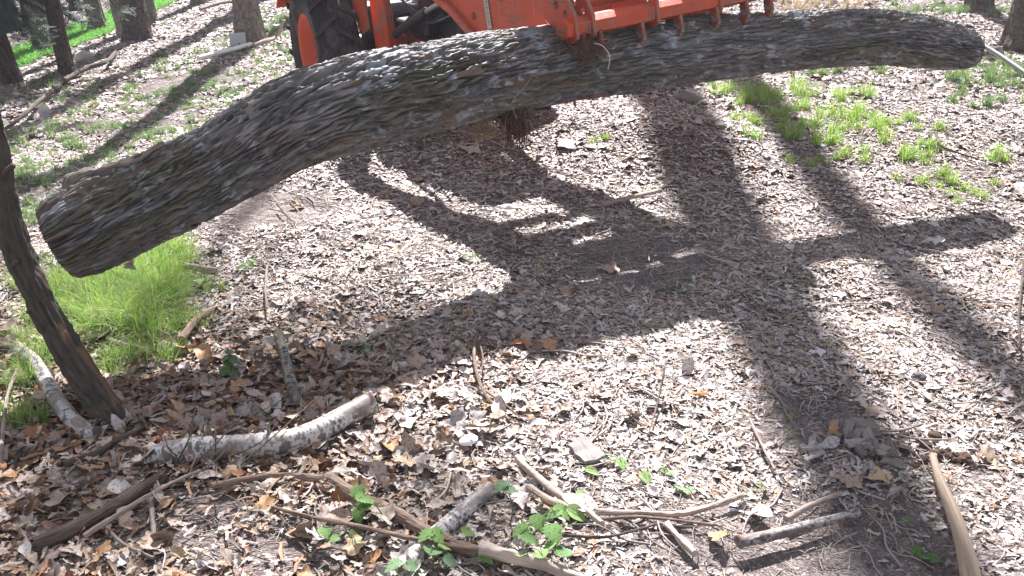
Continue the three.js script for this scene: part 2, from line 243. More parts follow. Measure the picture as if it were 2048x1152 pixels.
// ---------------------------------------------------------------- trees
function trunkDisp(amp, f = 1) { return (th, v, t, r) => { const x = Math.cos(th) * 4.5 * f, y = Math.sin(th) * 4.5 * f; const a = Math.abs(n3(x, y, v * 2.4)); return r * amp * (sm(0.02, 0.4, a) - 0.7) + r * 0.06 * n3(x * 0.5, y * 0.5, v * 0.8) ; }; }
const budGeo = new THREE.PlaneGeometry(0.06, 0.1); const budMat = phy({ color: C(0.14, 0.22, 0.05), roughness: 0.9, transmission: 0.35, thickness: 0, side: THREE.DoubleSide });
function tree(name, label, group, pos, r, height, { lean = [0, 0], bark = M.bark, flare = 1.6, crownAt = 0.5, limbs = 12, spread = 0.2, dead = false, leaves = 260, s = 1, roots = 5, bend = 0.012 } = {}) {
  seed = 1000 + s * 77;
  const root = base(name, V(pos.x, gyBase(pos.x, pos.z) - 0.05, pos.z)); tag(root, label, 'tree', group);
  const pts = [0, 0.03, 0.12, 0.3, 0.5, 0.7, 0.85, 1].map((t, i) => V(lean[0] * height * t + (i > 1 ? bend * height * gauss() * t : 0), height * t, lean[1] * height * t + (i > 1 ? bend * height * gauss() * t : 0)));
  const d = trunkDisp(0.16), ph = rnd() * 9;
  const rad = (t) => r * (0.12 + 0.88 * (1 - t)) * (1 + (flare - 1) * Math.exp(-t * height / (1.1 * r)));
  part('trunk', limb(pts, rad, { rs: 40, ls: 170, disp: (th, v, t, rr0) => d(th, v, t, rr0) + 0.35 * (flare - 1) * r * Math.cos(roots * th + ph) * Math.exp(-v / (0.9 * r)) }), bark, root);
  const curve = new THREE.CatmullRomCurve3(pts), list = [], tips = [];
  const grow = (p, dir, len, rad0, depth) => {
    const a = p.clone(), b = p.clone().addScaledVector(dir, len * 0.5).add(V(gauss(), gauss() + 0.3, gauss()).multiplyScalar(len * 0.06)), c = b.clone().addScaledVector(dir, len * 0.5).add(V(gauss(), gauss() + 0.6, gauss()).multiplyScalar(len * 0.09));
    list.push(limb([a, b, c], (t) => rad0 * (1 - 0.7 * t), { rs: depth ? 5 : 7, ls: depth ? 4 : 7, cap: false }));
    tips.push(c, b);
    if (depth < 2) for (let k = 0; k < (depth ? 3 : 4); k++) { const d2 = dir.clone().add(V(gauss(), gauss() * 0.6 + 0.25, gauss()).multiplyScalar(0.55)).normalize(); grow(k % 2 ? c : b.clone().lerp(c, rnd()), d2, len * rr(0.35, 0.6), rad0 * 0.42, depth + 1); }
  };
  for (let k = 0; k < limbs; k++) { const t = crownAt + (0.98 - crownAt) * (k + rnd() * 0.8) / limbs, a = k * 2.4 + rnd(), up = 0.5 + 0.7 * t; grow(curve.getPoint(t), V(Math.cos(a), up, Math.sin(a)).normalize(), height * spread * (1.15 - 0.75 * t) * rr(0.8, 1.2), rad(t) * 0.42, 0); }
  const crown = part('crown', merge(list), bark, root);
  if (leaves) { const im = stuff('foliage', budGeo, budMat, leaves, crown), m = new THREE.Matrix4(), q = new THREE.Quaternion(); for (let i = 0; i < leaves; i++) { const p = tips[Math.floor(rnd() * tips.length)]; q.setFromEuler(new THREE.Euler(rr(-3, 3), rr(-3, 3), rr(-3, 3))); m.compose(p.clone().add(V(gauss(), gauss(), gauss()).multiplyScalar(0.14)), q, V(1, 1, 1).multiplyScalar(rr(0.6, 1.3))); im.setMatrixAt(i, m); } }
  return root;
}
tree('woodland_tree', 'grey mossy tree with hollow root flare and a pale plate leaning on it', null, P(500, 90), 0.165, 17, { lean: [0.02, 0.004], flare: 1.75, bark: std({ map: T.bark, color: C(1.15, 1.1, 1.05), bumpMap: T.barkBump, bumpScale: 0.02, roughness: 0.95 }), s: 1, roots: 4 });
tree('woodland_tree', 'thick dark brown tree at the lawn edge with its right side sunlit', null, P(276, 80), 0.175, 18, { lean: [0.006, 0], flare: 1.3, bark: M.darkBark, s: 2 });
tree('woodland_tree', 'thin grey tree leaning close beside the thick dark tree', null, P(247, 74), 0.075, 11, { lean: [-0.075, 0], flare: 1.4, bark: M.greyBark, s: 3, limbs: 8, leaves: 120 });
tree('woodland_tree', 'grey brown tree standing on the near edge of the lawn', null, P(197, 60), 0.12, 15, { lean: [-0.05, 0], flare: 1.5, bark: M.bark, s: 4, leaves: 150 });
tree('woodland_tree', 'straight dark narrow trunk standing in the leaves before the lawn', null, P(135, 150), 0.088, 14, { lean: [-0.02, 0], flare: 1.25, bark: M.darkBark, s: 5, leaves: 150 });
tree('woodland_tree', 'grey trunk standing in the middle of the lawn strip', null, P(87, 100), 0.125, 15, { lean: [0.0, 0], flare: 1.25, bark: M.bark, s: 6, leaves: 150 });
tree('woodland_tree', 'slim trunk showing right behind the thick dark tree', null, P(303, 48), 0.1, 14, { lean: [-0.05, 0], flare: 1.4, bark: M.bark, s: 7, leaves: 100 });
tree('woodland_tree', 'dark furrowed tree cut by the right edge of the picture', null, P(2052, 96), 0.21, 17, { lean: [0.0, 0], flare: 1.3, bark: M.darkBark, s: 8 });
tree('woodland_tree', 'dark trunk foot at the top right behind the green weeds', null, P(1957, 26), 0.14, 15, { lean: [-0.03, -0.02], flare: 1.7, bark: M.darkBark, s: 9, leaves: 100 });
tree('woodland_tree', 'trunk foot at the top edge between the lawn and the grey mossy tree', null, P(398, 8), 0.13, 15, { flare: 1.4, s: 10, leaves: 100 });
// the trees just out of frame whose trunk shadows cross the right of the picture
tree('woodland_tree', 'tall thick tree above the frame behind the tractor, throwing the widest trunk shadow', null, V(1.52, 0, -19), 0.5, 30, { bend: 0.002, flare: 1.3, crownAt: 0.74, limbs: 8, spread: 0.13, s: 11, leaves: 300 });
tree('woodland_tree', 'tall slim tree above the frame, throwing the narrow shadow on the right', null, V(2.4, 0, -19.6), 0.3, 30, { bend: 0.002, flare: 1.3, crownAt: 0.6, limbs: 14, spread: 0.07, s: 12, leaves: 3000, lean: [0, 0] });
tree('woodland_tree', 'tall tree above the frame at the upper left, striping the slope with its shadow', null, V(-4.6, 0, -19), 0.2, 24, { lean: [0.03, 0], bend: 0.003, flare: 1.3, crownAt: 0.78, limbs: 7, spread: 0.1, s: 14, leaves: 150 });
tree('woodland_tree', 'slim tree above the frame at the upper left, throwing a thin stripe on the slope', null, V(-3.4, 0, -20), 0.13, 24, { lean: [0.02, 0], bend: 0.004, flare: 1.3, crownAt: 0.78, limbs: 7, spread: 0.1, s: 15, leaves: 150 });
tree('woodland_tree', 'slim leafy tree above the frame behind the tractor, dappling the lower left', null, V(-1.5, 0, -20), 0.13, 22, { lean: [0.008, 0], flare: 1.3, crownAt: 0.74, limbs: 20, spread: 0.13, s: 13, leaves: 6500 });
// dark wood beyond the lawn
[[20, 62, 0.16], [60, 42, 0.11], [105, 30, 0.14], [150, 20, 0.1], [-50, 60, 0.2], [215, -8, 0.15], [-110, 90, 0.18], [255, -22, 0.12]].forEach(([px, py, r], i) => tree('background_tree', ['dark trunk beyond the lawn at the far left', 'slim dark trunk beyond the lawn, second from the left', 'dark trunk beyond the lawn behind the straight narrow trunk', 'thin trunk beyond the lawn left of the grey brown tree', 'thick trunk beyond the lawn outside the left edge', 'trunk beyond the lawn above the thin leaning tree', 'thick trunk far outside the left edge by the lawn', 'slim trunk beyond the lawn above the frame'][i], 'dark trees beyond the lawn', P(px, py), r, 14, { bark: M.darkBark, flare: 1.3, s: 20 + i, crownAt: 0.35, leaves: 150, limbs: 9 }));

{ // conifer whose boughs hang into the top left corner
  seed = 71;
  const p0 = P(8, 168), root = base('conifer_tree', V(p0.x, gyBase(p0.x, p0.z) - 0.05, p0.z)); tag(root, 'dark conifer at the left edge with needle boughs hanging into the corner', 'tree');
  part('trunk', limb([V(0.02, 0, 0), V(0, 1, 0), V(-0.08, 4, 0), V(-0.1, 12, 0)], (t) => 0.13 * (1 - 0.85 * t) * (1 + 0.5 * Math.exp(-t * 40)), { rs: 28, ls: 120, disp: trunkDisp(0.16) }), M.darkBark, root);
  const boughs = [], spray = [];
  for (let k = 0; k < 62; k++) {
    const low = k < 20, y = low ? 0.95 + 0.035 * k : 1.5 + 9.5 * Math.pow((k - 20) / 42, 1.2), a = low ? -2.2 + 0.2 * ((k * 7) % 20) : k * 2.399, L = low ? rr(0.45, 1.0) : (y < 3 ? 1.35 : 2.2) * (1.1 - y / 13) + 0.25, d = V(Math.cos(a), 0, Math.sin(a));
    const pts = [0, 0.35, 0.7, 1].map((t) => V(d.x * L * t, y + 0.12 * L * Math.sin(t * 2.2) - 0.55 * L * t * t, d.z * L * t));
    boughs.push(limb(pts, (t) => 0.022 * (1 - 0.85 * t), { rs: 5, ls: 8, cap: false }));
    const cv = new THREE.CatmullRomCurve3(pts);
    for (let m = 0; m < 46; m++) { const t = 0.12 + 0.88 * Math.sqrt(rnd()), c = cv.getPoint(t), side = rnd() < 0.5 ? -1 : 1, o = V(-d.z * side, -0.25, d.x * side).multiplyScalar(L * 0.3 * (1.15 - t) * rnd()); spray.push([c.add(o), Math.atan2(d.x + o.x, d.z + o.z), side]); }
  }
  const crown = part('crown', merge(boughs), M.darkBark, root);
  const needle = []; for (let k = 0; k < 16; k++) { const g = new THREE.PlaneGeometry(0.006, 0.05, 1, 1); g.rotateX(-Math.PI / 2); g.translate(0, 0, 0.025); g.rotateY((k % 2 ? 1 : -1) * 0.9); g.rotateZ(0.25 * Math.sin(k)); g.translate(0, 0, k * 0.009); needle.push(g); }
  const im = stuff('needle_spray', merge(needle), phy({ color: C(0.055, 0.09, 0.06), roughness: 0.8, side: THREE.DoubleSide }), spray.length, crown), m = new THREE.Matrix4(), q = new THREE.Quaternion();
  spray.forEach(([p, a, side], i) => { q.setFromEuler(new THREE.Euler(rr(0, 0.7), a + rr(-0.8, 0.8), rr(-0.5, 0.5), 'YXZ')); m.compose(p, q, V(1, 1, 1).multiplyScalar(rr(0.8, 1.6))); im.setMatrixAt(i, m); });
}

{ // the leaning young tree in the left foreground
  const Zs = [[238, 868, 3.16], [210, 818, 3.2], [180, 770, 3.22], [148, 722, 3.24], [114, 665, 3.26], [80, 602, 3.29], [50, 535, 3.32], [20, 455, 3.34], [4, 395, 3.36], [-4, 340, 3.38], [-30, 220, 3.4], [-80, 0, 3.45], [-150, -300, 3.5], [-220, -700, 3.6]];
  const pts = Zs.map((p) => atZ(...p)); pts[0].y = gyBase(pts[0].x, pts[0].z) - 0.05;
  const root = base('sapling', pts[0]); tag(root, 'thin leaning tree with rough dark bark in the left foreground', 'tree');
  const o = pts.map((p) => p.clone().sub(pts[0]));
  const color = (th, v) => { const x = Math.cos(th), y = Math.sin(th); const k = 0.06 + 0.02 * n3(x * 6, y * 6, v * 10) + 0.02 * n3(x * 20, y * 20, v * 40); return mixc([k * 1.1, k, k * 0.8], [0.2, 0.11, 0.065], 0.8 * sm(0.15, 0.5, fbm(x * 2, y * 2, v * 4 + 2) + (v > 0.12 && v < 0.5 ? 0.22 : -0.3))); };
  part('trunk', limb(o, (t) => 0.054 * (1 - 0.25 * t) * (1 + 0.55 * Math.exp(-t * 60)), { rs: 64, ls: 700, color, disp: (th, v) => { const x = Math.cos(th) * 4, y = Math.sin(th) * 4; return 0.012 * (sm(0.02, 0.45, Math.abs(n3(x, y, v * 9))) - 0.7) + 0.005 * n3(x * 3, y * 3, v * 40) + 0.006 * n3(x * 0.4, y * 0.4, v * 5); } }), std({ vertexColors: true, roughness: 0.95 }), root);
  const A = (px, py, Z) => atZ(px, py, Z).sub(pts[0]);
  part('branch', limb([A(2, 372, 3.36), A(10, 345, 3.34), A(26, 331, 3.3)], (t) => 0.012 - 0.003 * t, { rs: 8, ls: 12, disp: (th, v) => 0.003 * n3(th, v * 60) }), M.darkBranch, root);
  part('branch', limb([A(-80, 0, 3.45), A(-20, -160, 3.7), A(60, -260, 4)], (t) => 0.018 - 0.013 * t, { rs: 8, ls: 14 }), M.darkBranch, root);
  for (const [x, y, z] of [[68, 612, 3.25], [36, 520, 3.27], [150, 745, 3.2]]) part('bark_stub', limb([A(x, y, z), A(x - 14, y + 14, z - 0.01)], (t) => 0.012 * (1 - 0.5 * t), { rs: 8, ls: 5, disp: (th, v) => 0.004 * n3(th * 2, v * 90) }), M.darkBranch, root);
}

// ---------------------------------------------------------------- the tractor
const TR = base('tractor', V(-1.06, 0.04, -8.75)); TR.rotation.set(0, 32 * Math.PI / 180, 0); TR.rotation.order = 'YXZ'; TR.rotation.z = 0.04;
tag(TR, 'orange compact tractor with a front loader and toothed grapple clamping the log', 'tractor');
function plateZY(pts, x, thick, holes = [], bevel = 0.004) {  // a plate outlined in (forward, up), thick across
  const s = new THREE.Shape(pts.map((p) => new THREE.Vector2(p[0], p[1])));
  for (const [a, b, r] of holes) { const h = new THREE.Path(); h.absarc(a, b, r, 0, 2 * Math.PI, true); s.holes.push(h); }
  const g = new THREE.ExtrudeGeometry(s, { depth: thick - 2 * bevel, bevelEnabled: true, bevelSize: bevel, bevelThickness: bevel, bevelSegments: 1, curveSegments: 14 });
  g.translate(0, 0, -thick / 2 + bevel); g.rotateY(-Math.PI / 2); g.translate(x, 0, 0); return g;
}
function rbox(w, h, d, x, y, z, r = 0.01, rx = 0) { const g = new RoundedBoxGeometry(w, h, d, 2, r); if (rx) g.rotateX(rx); g.translate(x, y, z); return g; }
function rod(a, b, r, n = 14) { return limb([V(...a), V((a[0] + b[0]) / 2, (a[1] + b[1]) / 2, (a[2] + b[2]) / 2), V(...b)], () => r, { rs: n, ls: 2 }); }
function wheel(name, x, z, R, w, rimR, lugs, toe = 0) {
  const g = new THREE.Group(); g.name = name; TR.add(g); g.position.set(x, R - 0.02, z); g.rotation.y = toe;
  const s = Math.sign(x), hw = w / 2;
  const prof = [[rimR, -hw * 0.78], [rimR + 0.02, -hw * 0.86], [R * 0.8, -hw], [R * 0.9, -hw * 0.97], [R * 0.955, -hw * 0.82], [R * 0.965, 0], [R * 0.955, hw * 0.82], [R * 0.9, hw * 0.97], [R * 0.8, hw], [rimR + 0.02, hw * 0.86], [rimR, hw * 0.78]].map((p) => new THREE.Vector2(p[0], p[1]));
  const list = [new THREE.LatheGeometry(prof, 56)];
  for (let k = 0; k < lugs; k++) for (const side of [-1, 1]) {
    const b = new THREE.BoxGeometry(R * 0.07, w * 0.6, R * 0.075, 1, 5, 1), q = b.attributes.position;   // across the tread, bent backwards
    for (let i = 0; i < q.count; i++) { const yy = q.getY(i) / (w * 0.3); q.setZ(i, q.getZ(i) + (yy * side) * R * 0.14); q.setX(i, q.getX(i) - (yy * side > 0 ? (yy * yy) * R * 0.03 : 0)); }
    b.translate(R * 0.965, side * w * 0.235, 0); b.rotateY((k + (side > 0 ? 0.5 : 0)) / lugs * 2 * Math.PI); b.computeVertexNormals(); list.push(b);
  }
  const tyre = merge(list); tyre.rotateZ(Math.PI / 2); part('tyre', tyre, M.rubber, g);
  const rp = [[0.0, hw * 0.1], [rimR * 0.34, hw * 0.1], [rimR * 0.4, hw * 0.22], [rimR * 0.82, hw * 0.22], [rimR * 0.88, hw * 0.72], [rimR * 1.0, hw * 0.8], [rimR * 1.05, hw * 0.84], [rimR * 1.05, hw * 0.78], [rimR * 0.97, hw * 0.7], [rimR * 0.97, -hw * 0.8]].map((p) => new THREE.Vector2(p[0], p[1]));
  const rim = new THREE.LatheGeometry(rp, 48); rim.rotateZ(s > 0 ? -Math.PI / 2 : Math.PI / 2); part('rim', rim, M.orangeRim, g);
  for (let k = 0; k < 8; k++) { const n = new THREE.CylinderGeometry(0.014, 0.014, 0.03, 6); n.rotateZ(Math.PI / 2); n.translate(s * hw * 0.25, Math.cos(k * 0.785) * rimR * 0.55, Math.sin(k * 0.785) * rimR * 0.55); part('wheel_nut', n, M.steel, g); }
}
wheel('rear_wheel', -0.655, 0, 0.565, 0.37, 0.3, 15, -0.11); wheel('rear_wheel', 0.655, 0, 0.565, 0.37, 0.3, 15, -0.11);
wheel('front_wheel', -0.54, 1.32, 0.37, 0.24, 0.2, 13); wheel('front_wheel', 0.54, 1.32, 0.37, 0.24, 0.2, 13);
part('rear_axle', merge([rod([-0.62, 0.55, 0], [0.62, 0.55, 0], 0.08), rbox(0.42, 0.45, 0.7, 0, 0.62, 0.05, 0.04)]), M.black, TR);
part('transmission', merge([rbox(0.34, 0.36, 1.0, 0, 0.62, 0.75, 0.04), rbox(0.22, 0.16, 0.5, 0.02, 0.44, 0.9, 0.03), rod([-0.2, 0.5, 0.3], [-0.2, 0.5, 1.1], 0.035)]), M.black, TR);
part('engine', merge([rbox(0.4, 0.42, 0.72, 0, 0.82, 1.28, 0.05), rbox(0.14, 0.2, 0.3, -0.24, 0.86, 1.15, 0.03), rod([-0.25, 0.75, 1.0], [-0.25, 0.95, 1.5], 0.03), rod([-0.24, 0.95, 0.95], [-0.27, 0.7, 1.35], 0.018), rod([0.24, 0.9, 1.0], [0.26, 0.7, 1.4], 0.03)]), M.black, TR);
part('front_axle', merge([rod([-0.5, 0.42, 1.32], [0.5, 0.42, 1.32], 0.055), rbox(0.26, 0.2, 0.34, 0, 0.5, 1.32, 0.03)]), M.rust, TR);
part('front_frame', merge([rbox(0.05, 0.16, 1.2, -0.2, 0.62, 1.5, 0.01), rbox(0.05, 0.16, 1.2, 0.2, 0.62, 1.5, 0.01), rbox(0.5, 0.22, 0.06, 0, 0.66, 2.12, 0.015)]), M.rust, TR);
{ // bonnet: a shell lofted along the tractor
  const secs = [[0.72, 0.27, 1.3], [1.1, 0.275, 1.3], [1.6, 0.265, 1.25], [1.95, 0.25, 1.22], [2.1, 0.225, 1.17], [2.15, 0.19, 1.12]], pos = [], idx = [], uv = [], n = 20;
  secs.forEach(([z, hw, top], i) => { for (let j = 0; j <= n; j++) { const a = Math.PI * j / n, c = Math.cos(a), s = Math.sin(a); pos.push(hw * Math.sign(c) * Math.pow(Math.abs(c), 0.45), 1.08 + (top - 1.08) * Math.pow(s, 0.5), z); uv.push(j / n, z); } });
  for (let i = 0; i < secs.length - 1; i++) for (let j = 0; j < n; j++) { const k = i * (n + 1) + j; idx.push(k, k + n + 1, k + 1, k + 1, k + n + 1, k + n + 2); }
  const k0 = (secs.length - 1) * (n + 1); for (let j = 1; j < n; j++) idx.push(k0, k0 + j + 1, k0 + j);
  const g = new THREE.BufferGeometry(); g.setAttribute('position', new THREE.Float32BufferAttribute(pos, 3)); g.setAttribute('uv', new THREE.Float32BufferAttribute(uv, 2)); g.setIndex(idx); g.computeVertexNormals();
  const m = M.orange.clone(); m.side = THREE.DoubleSide; const hood = part('bonnet', g, m, TR);
  for (let k = 0; k < 7; k++) part('grille_bar', rbox(0.3, 0.014, 0.02, 0, 0.76 + k * 0.035, 2.17, 0.004), M.black, hood);
  for (const s of [-1, 1]) part('headlight', rbox(0.09, 0.07, 0.03, s * 0.13, 1.02, 2.15, 0.012), M.lampGlass, hood);
}
for (const s of [-1, 1]) {
  const arc = []; for (let k = 0; k <= 12; k++) { const a = Math.PI * (0.3 + 0.55 * k / 12); arc.push([Math.cos(a) * 0.66, 0.56 + Math.sin(a) * 0.66]); } for (let k = 12; k >= 0; k--) { const a = Math.PI * (0.3 + 0.55 * k / 12); arc.push([Math.cos(a) * 0.64, 0.56 + Math.sin(a) * 0.64]); }
  part('fender', merge([plateZY(arc, s * 0.68, 0.34, [], 0.003), plateZY([[0.64, 0.78], [0.5, 0.72], [0.36, 0.9], [0.1, 1.1], [-0.4, 1.05], [-0.3, 1.18], [0.3, 1.16], [0.6, 1.0]], s * 0.5, 0.015)]), M.orange, TR);
  part('step', rbox(0.24, 0.03, 0.4, s * 0.42, 0.52, 0.72, 0.008), M.black, TR);
}
part('seat', merge([rbox(0.46, 0.12, 0.44, 0, 0.98, 0.05, 0.05), rbox(0.46, 0.46, 0.11, 0, 1.24, -0.2, 0.05, -0.12)]), M.black, TR);
part('steering_wheel', (() => { const g = new THREE.TorusGeometry(0.18, 0.016, 8, 32); g.rotateX(-1.15); g.translate(0, 1.32, 0.52); return merge([g, rod([0, 1.0, 0.66], [0, 1.32, 0.52], 0.022)]); })(), M.black, TR);
part('dashboard', rbox(0.34, 0.3, 0.14, 0, 1.14, 0.7, 0.03), M.black, TR);
part('roll_bar', limb([V(-0.52, 0.7, -0.28), V(-0.52, 1.5, -0.3), V(-0.5, 2.2, -0.32), V(-0.42, 2.32, -0.32), V(0, 2.33, -0.32), V(0.42, 2.32, -0.32), V(0.5, 2.2, -0.32), V(0.52, 1.5, -0.3), V(0.52, 0.7, -0.28)], () => 0.036, { rs: 12, ls: 80 }), M.black, TR);
for (const s of [-1, 1]) {
  part('loader_post', merge([plateZY([[0.6, 0.5], [0.86, 0.5], [0.84, 0.9], [0.72, 1.2], [0.78, 1.52], [0.6, 1.52], [0.52, 1.2], [0.56, 0.9]], s * 0.4, 0.07), plateZY([[0.45, 0.76], [0.6, 0.86], [0.62, 1.04], [0.5, 1.08], [0.36, 1.02]], s * 0.5, 0.03), rbox(0.14, 0.22, 0.26, s * 0.33, 0.62, 0.72, 0.01)]), M.orange, TR);
  const arm = part('loader_arm', merge([plateZY([[0.56, 1.42], [0.72, 1.36], [1.4, 1.26], [1.86, 1.17], [2.1, 1.1], [2.36, 0.98], [2.72, 0.9], [3.05, 0.88], [3.3, 0.88], [3.36, 0.95], [3.26, 1.12], [3.0, 1.36], [2.5, 1.44], [2.1, 1.47], [1.5, 1.5], [0.7, 1.58], [0.56, 1.55]], s * 0.46, 0.08, [[2.39, 1.085, 0.028], [3.1, 1.02, 0.03], [0.66, 1.49, 0.03]], 0.01),
    plateZY([[1.84, 1.15], [2.1, 1.08], [2.36, 0.96], [2.72, 0.87], [2.735, 0.9], [2.37, 1.0], [2.11, 1.12], [1.86, 1.19]], s * 0.505, 0.07, [], 0.006)]), M.orange, TR);
  if (s < 0) {
    const lt = texture(64, 256, (u, v) => { const row = Math.floor(v * 11), on = v > 0.12 && v < 0.88 && u > 0.25 && u < 0.78 && n3(u * 14, v * 40, 3) > -0.05 && (v * 11 - row) < 0.75; return on ? [0.12, 0.11, 0.1] : [0.42, 0.42, 0.38]; });
    const lp = new THREE.PlaneGeometry(0.055, 0.2); lp.rotateY(-Math.PI / 2); lp.rotateX(-0.22); lp.translate(-0.507, 1.13, 2.585); part('label_plate', lp, std({ map: lt, roughness: 0.5 }), arm);
    part('pivot_pin', (() => { const g = new THREE.CylinderGeometry(0.022, 0.022, 0.03, 16); g.rotateZ(Math.PI / 2); g.translate(-0.49, 1.085, 2.39); return g; })(), M.rust, arm);
  }
  const cyl = part('lift_cylinder', rod([s * 0.36, 0.72, 0.78], [s * 0.4, 1.0, 1.5], 0.035), M.black, TR); part('piston_rod', rod([s * 0.4, 1.0, 1.5], [s * 0.42, 1.16, 1.95], 0.02), M.steel, cyl);
  part('hydraulic_hose', limb([V(s * 0.34, 1.2, 0.8), V(s * 0.36, 0.98, 1.1), V(s * 0.38, 0.92, 1.5), V(s * 0.4, 1.05, 2.0)], () => 0.012, { rs: 8, ls: 30 }), M.black, TR);
}
part('cross_tube', rod([-0.46, 1.0, 2.62], [0.46, 1.0, 2.62], 0.06, 20), M.orange, TR);
part('added_attach_plate', merge([rbox(0.86, 0.16, 0.03, 0, 1.14, 3.03, 0.008, 0.3), rbox(0.86, 0.16, 0.03, 0, 0.93, 2.97, 0.008, 0.3), rbox(0.3, 0.4, 0.03, -0.3, 1.03, 3.0, 0.008, 0.3), rbox(0.3, 0.4, 0.034, 0.28, 1.03, 3.003, 0.008, 0.3)]), M.orange, TR);  // added between the arms, slotted to narrow the lit gap in the tractor shadow
{ // grapple: rear frame with slotted rails, front beam with hooked teeth, end plates with round holes, curved lower tines
  part('grapple_frame', merge([rbox(1.62, 0.07, 0.07, 0.02, 0.9, 3.34, 0.012), rbox(1.62, 0.09, 0.07, 0.02, 1.1, 3.3, 0.012), ...[-0.7, -0.25, 0.25, 0.75].map((x) => rbox(0.05, 0.24, 0.06, x, 1.0, 3.32, 0.01))]), M.orange, TR);
  const GR = new THREE.Group(); GR.name = 'grapple'; TR.add(GR); GR.position.set(-0.02, 1.265, 3.86); GR.rotation.z = 0.04;   // the upper jaw: children in its own frame
  part('beam', plateZY([[-0.065, 0.03], [0.02, 0.04], [0.055, 0.018], [0.05, -0.035], [0.01, -0.055], [-0.055, -0.04]], 0, 1.58, [], 0.006), M.orange, GR);
  part('rail', rbox(1.4, 0.045, 0.05, 0.04, 0.045, -0.24, 0.01), M.orange, GR); part('rail', rbox(1.4, 0.04, 0.05, 0.04, 0.2, -0.36, 0.01), M.orange, GR);
  for (const x of [-0.74, -0.63, -0.2, 0.26, 0.7]) part('jaw_plate', plateZY([[-0.07, -0.06], [0.02, -0.085], [0.075, -0.05], [0.06, 0.06], [-0.1, 0.26], [-0.3, 0.46], [-0.46, 0.4], [-0.4, 0.2], [-0.22, 0.02]], x, 0.022, [[-0.02, 0.065, 0.02], [-0.1, 0.1, 0.024], [-0.14, 0.19, 0.016]], 0.003), M.orange, GR);
  part('pivot_bar', rod([-0.74, 0.42, -0.4], [0.7, 0.42, -0.4], 0.032, 16), M.orange, GR);
  const tooth = (x, len, mat) => part('tooth', plateZY([[0.0, -0.03], [0.05, -0.02], [0.062, -0.07], [0.06 + len * 0.16, -0.06 - len * 0.5], [0.05 + len * 0.05, -0.06 - len], [0.033, -0.06 - len * 0.95], [0.018, -0.06 - len * 0.4]], x, 0.026, [], 0.005), mat, GR);
  tooth(-0.69, 0.12, M.rust); tooth(-0.58, 0.09, M.rust);
  for (const x of [-0.3, -0.03, 0.24, 0.47, 0.66]) tooth(x, 0.11, M.worn);
  for (const x of [-0.56, -0.2, 0.2, 0.6]) part('lower_tine', plateZY([[3.3, 0.8], [3.34, 0.74], [3.44, 0.71], [3.54, 0.71], [3.56, 0.74], [3.48, 0.77], [3.4, 0.84]].map((p) => [p[0], p[1] + (x < -0.5 ? 0.03 : 0.3)]), x, 0.035, [], 0.004), M.worn, TR);
  const gc = part('grapple_cylinder', rod([0.1, 0.95, 3.2], [0.1, 1.2, 3.3], 0.035), M.black, TR); part('piston_rod', rod([0.1, 1.2, 3.3], [0.0, 1.62, 3.45], 0.018), M.steel, gc);
}
// ---------------------------------------------------------------- dry leaves
function leafGeo(kind, s) {                                    // lies in xz, 1 long along z, with a midrib fold, lobes, curl and a stalk
  seed = s * 131 + 7;
  const n = kind === 'bit' || kind === 'shred' ? 5 : kind === 'oak' ? 13 : 8, pos = [], uv = [], idx = [];
  const c1 = rr(-0.5, 1.3), c2 = rr(-0.6, 0.9), fold = rr(0.0, 0.35), tw = rr(-0.7, 0.7), skew = rr(-0.25, 0.25), p1 = rr(0, 6), fr = rr(0.5, 0.9);
  const wid = (t, side) => {
    if (kind === 'bit') return 0.3 * (0.45 + 0.75 * Math.abs(n3(t * 4, side * 5, s)));
    if (kind === 'shred') return 0.025 + 0.09 * Math.abs(n3(t * 3, side * 5, s));
    const e = Math.pow(Math.sin(Math.PI * Math.pow(t, kind === 'oak' ? 1.25 : 0.85)), 0.8);
    if (kind === 'oak') return 0.03 + 0.3 * e * (1 + 0.3 * Math.cos(t * 12 * Math.PI * 0.5 + side * 0.4 + p1 * 0.1)) ;
    return 0.015 + (kind === 'long' ? 0.17 : 0.27) * e * (1 + 0.07 * Math.sin(t * 30 + side));
  };
  const top = (x, z) => 0.35 * c1 * x * x * 2 + fold * Math.abs(x) + 0.35 * c2 * (z - 0.5) * (z - 0.5) * 1.6 + tw * x * (z - 0.5) + 0.1 * Math.sin(7 * z + p1) * x * 2 + 0.06 * n3(x * 5, z * 5, s);
  for (let i = 0; i <= n; i++) { const t = i / n, l = wid(t, 1), r = wid(t, 2), m = skew * Math.sin(Math.PI * t) * 0.4; for (const [x, u] of [[m - l, 0.5 - l], [m - l * 0.5, 0.5 - l * 0.5], [m, 0.5], [m + r * 0.5, 0.5 + r * 0.5], [m + r, 0.5 + r]]) { pos.push(x, top(x, t), t - 0.5 + (Math.abs(u - 0.5) > 0.15 && kind === 'oak' ? 0.05 : 0)); uv.push(u, t); } }
  for (let i = 0; i < n; i++) for (let j = 0; j < 4; j++) { if (kind === 'bit' && (j === 0 || j === 3) && rnd() > fr) continue; const k = i * 5 + j; idx.push(k, k + 5, k + 1, k + 1, k + 5, k + 6); }
  const g = new THREE.BufferGeometry(); g.setAttribute('position', new THREE.Float32BufferAttribute(pos, 3)); g.setAttribute('uv', new THREE.Float32BufferAttribute(uv, 2)); g.setIndex(idx);
  let lo = 1e9; const p = g.attributes.position; for (let i = 0; i < p.count; i++) lo = Math.min(lo, p.getY(i)); g.translate(0, -lo * 0.8, 0); g.computeVertexNormals(); return g;
}
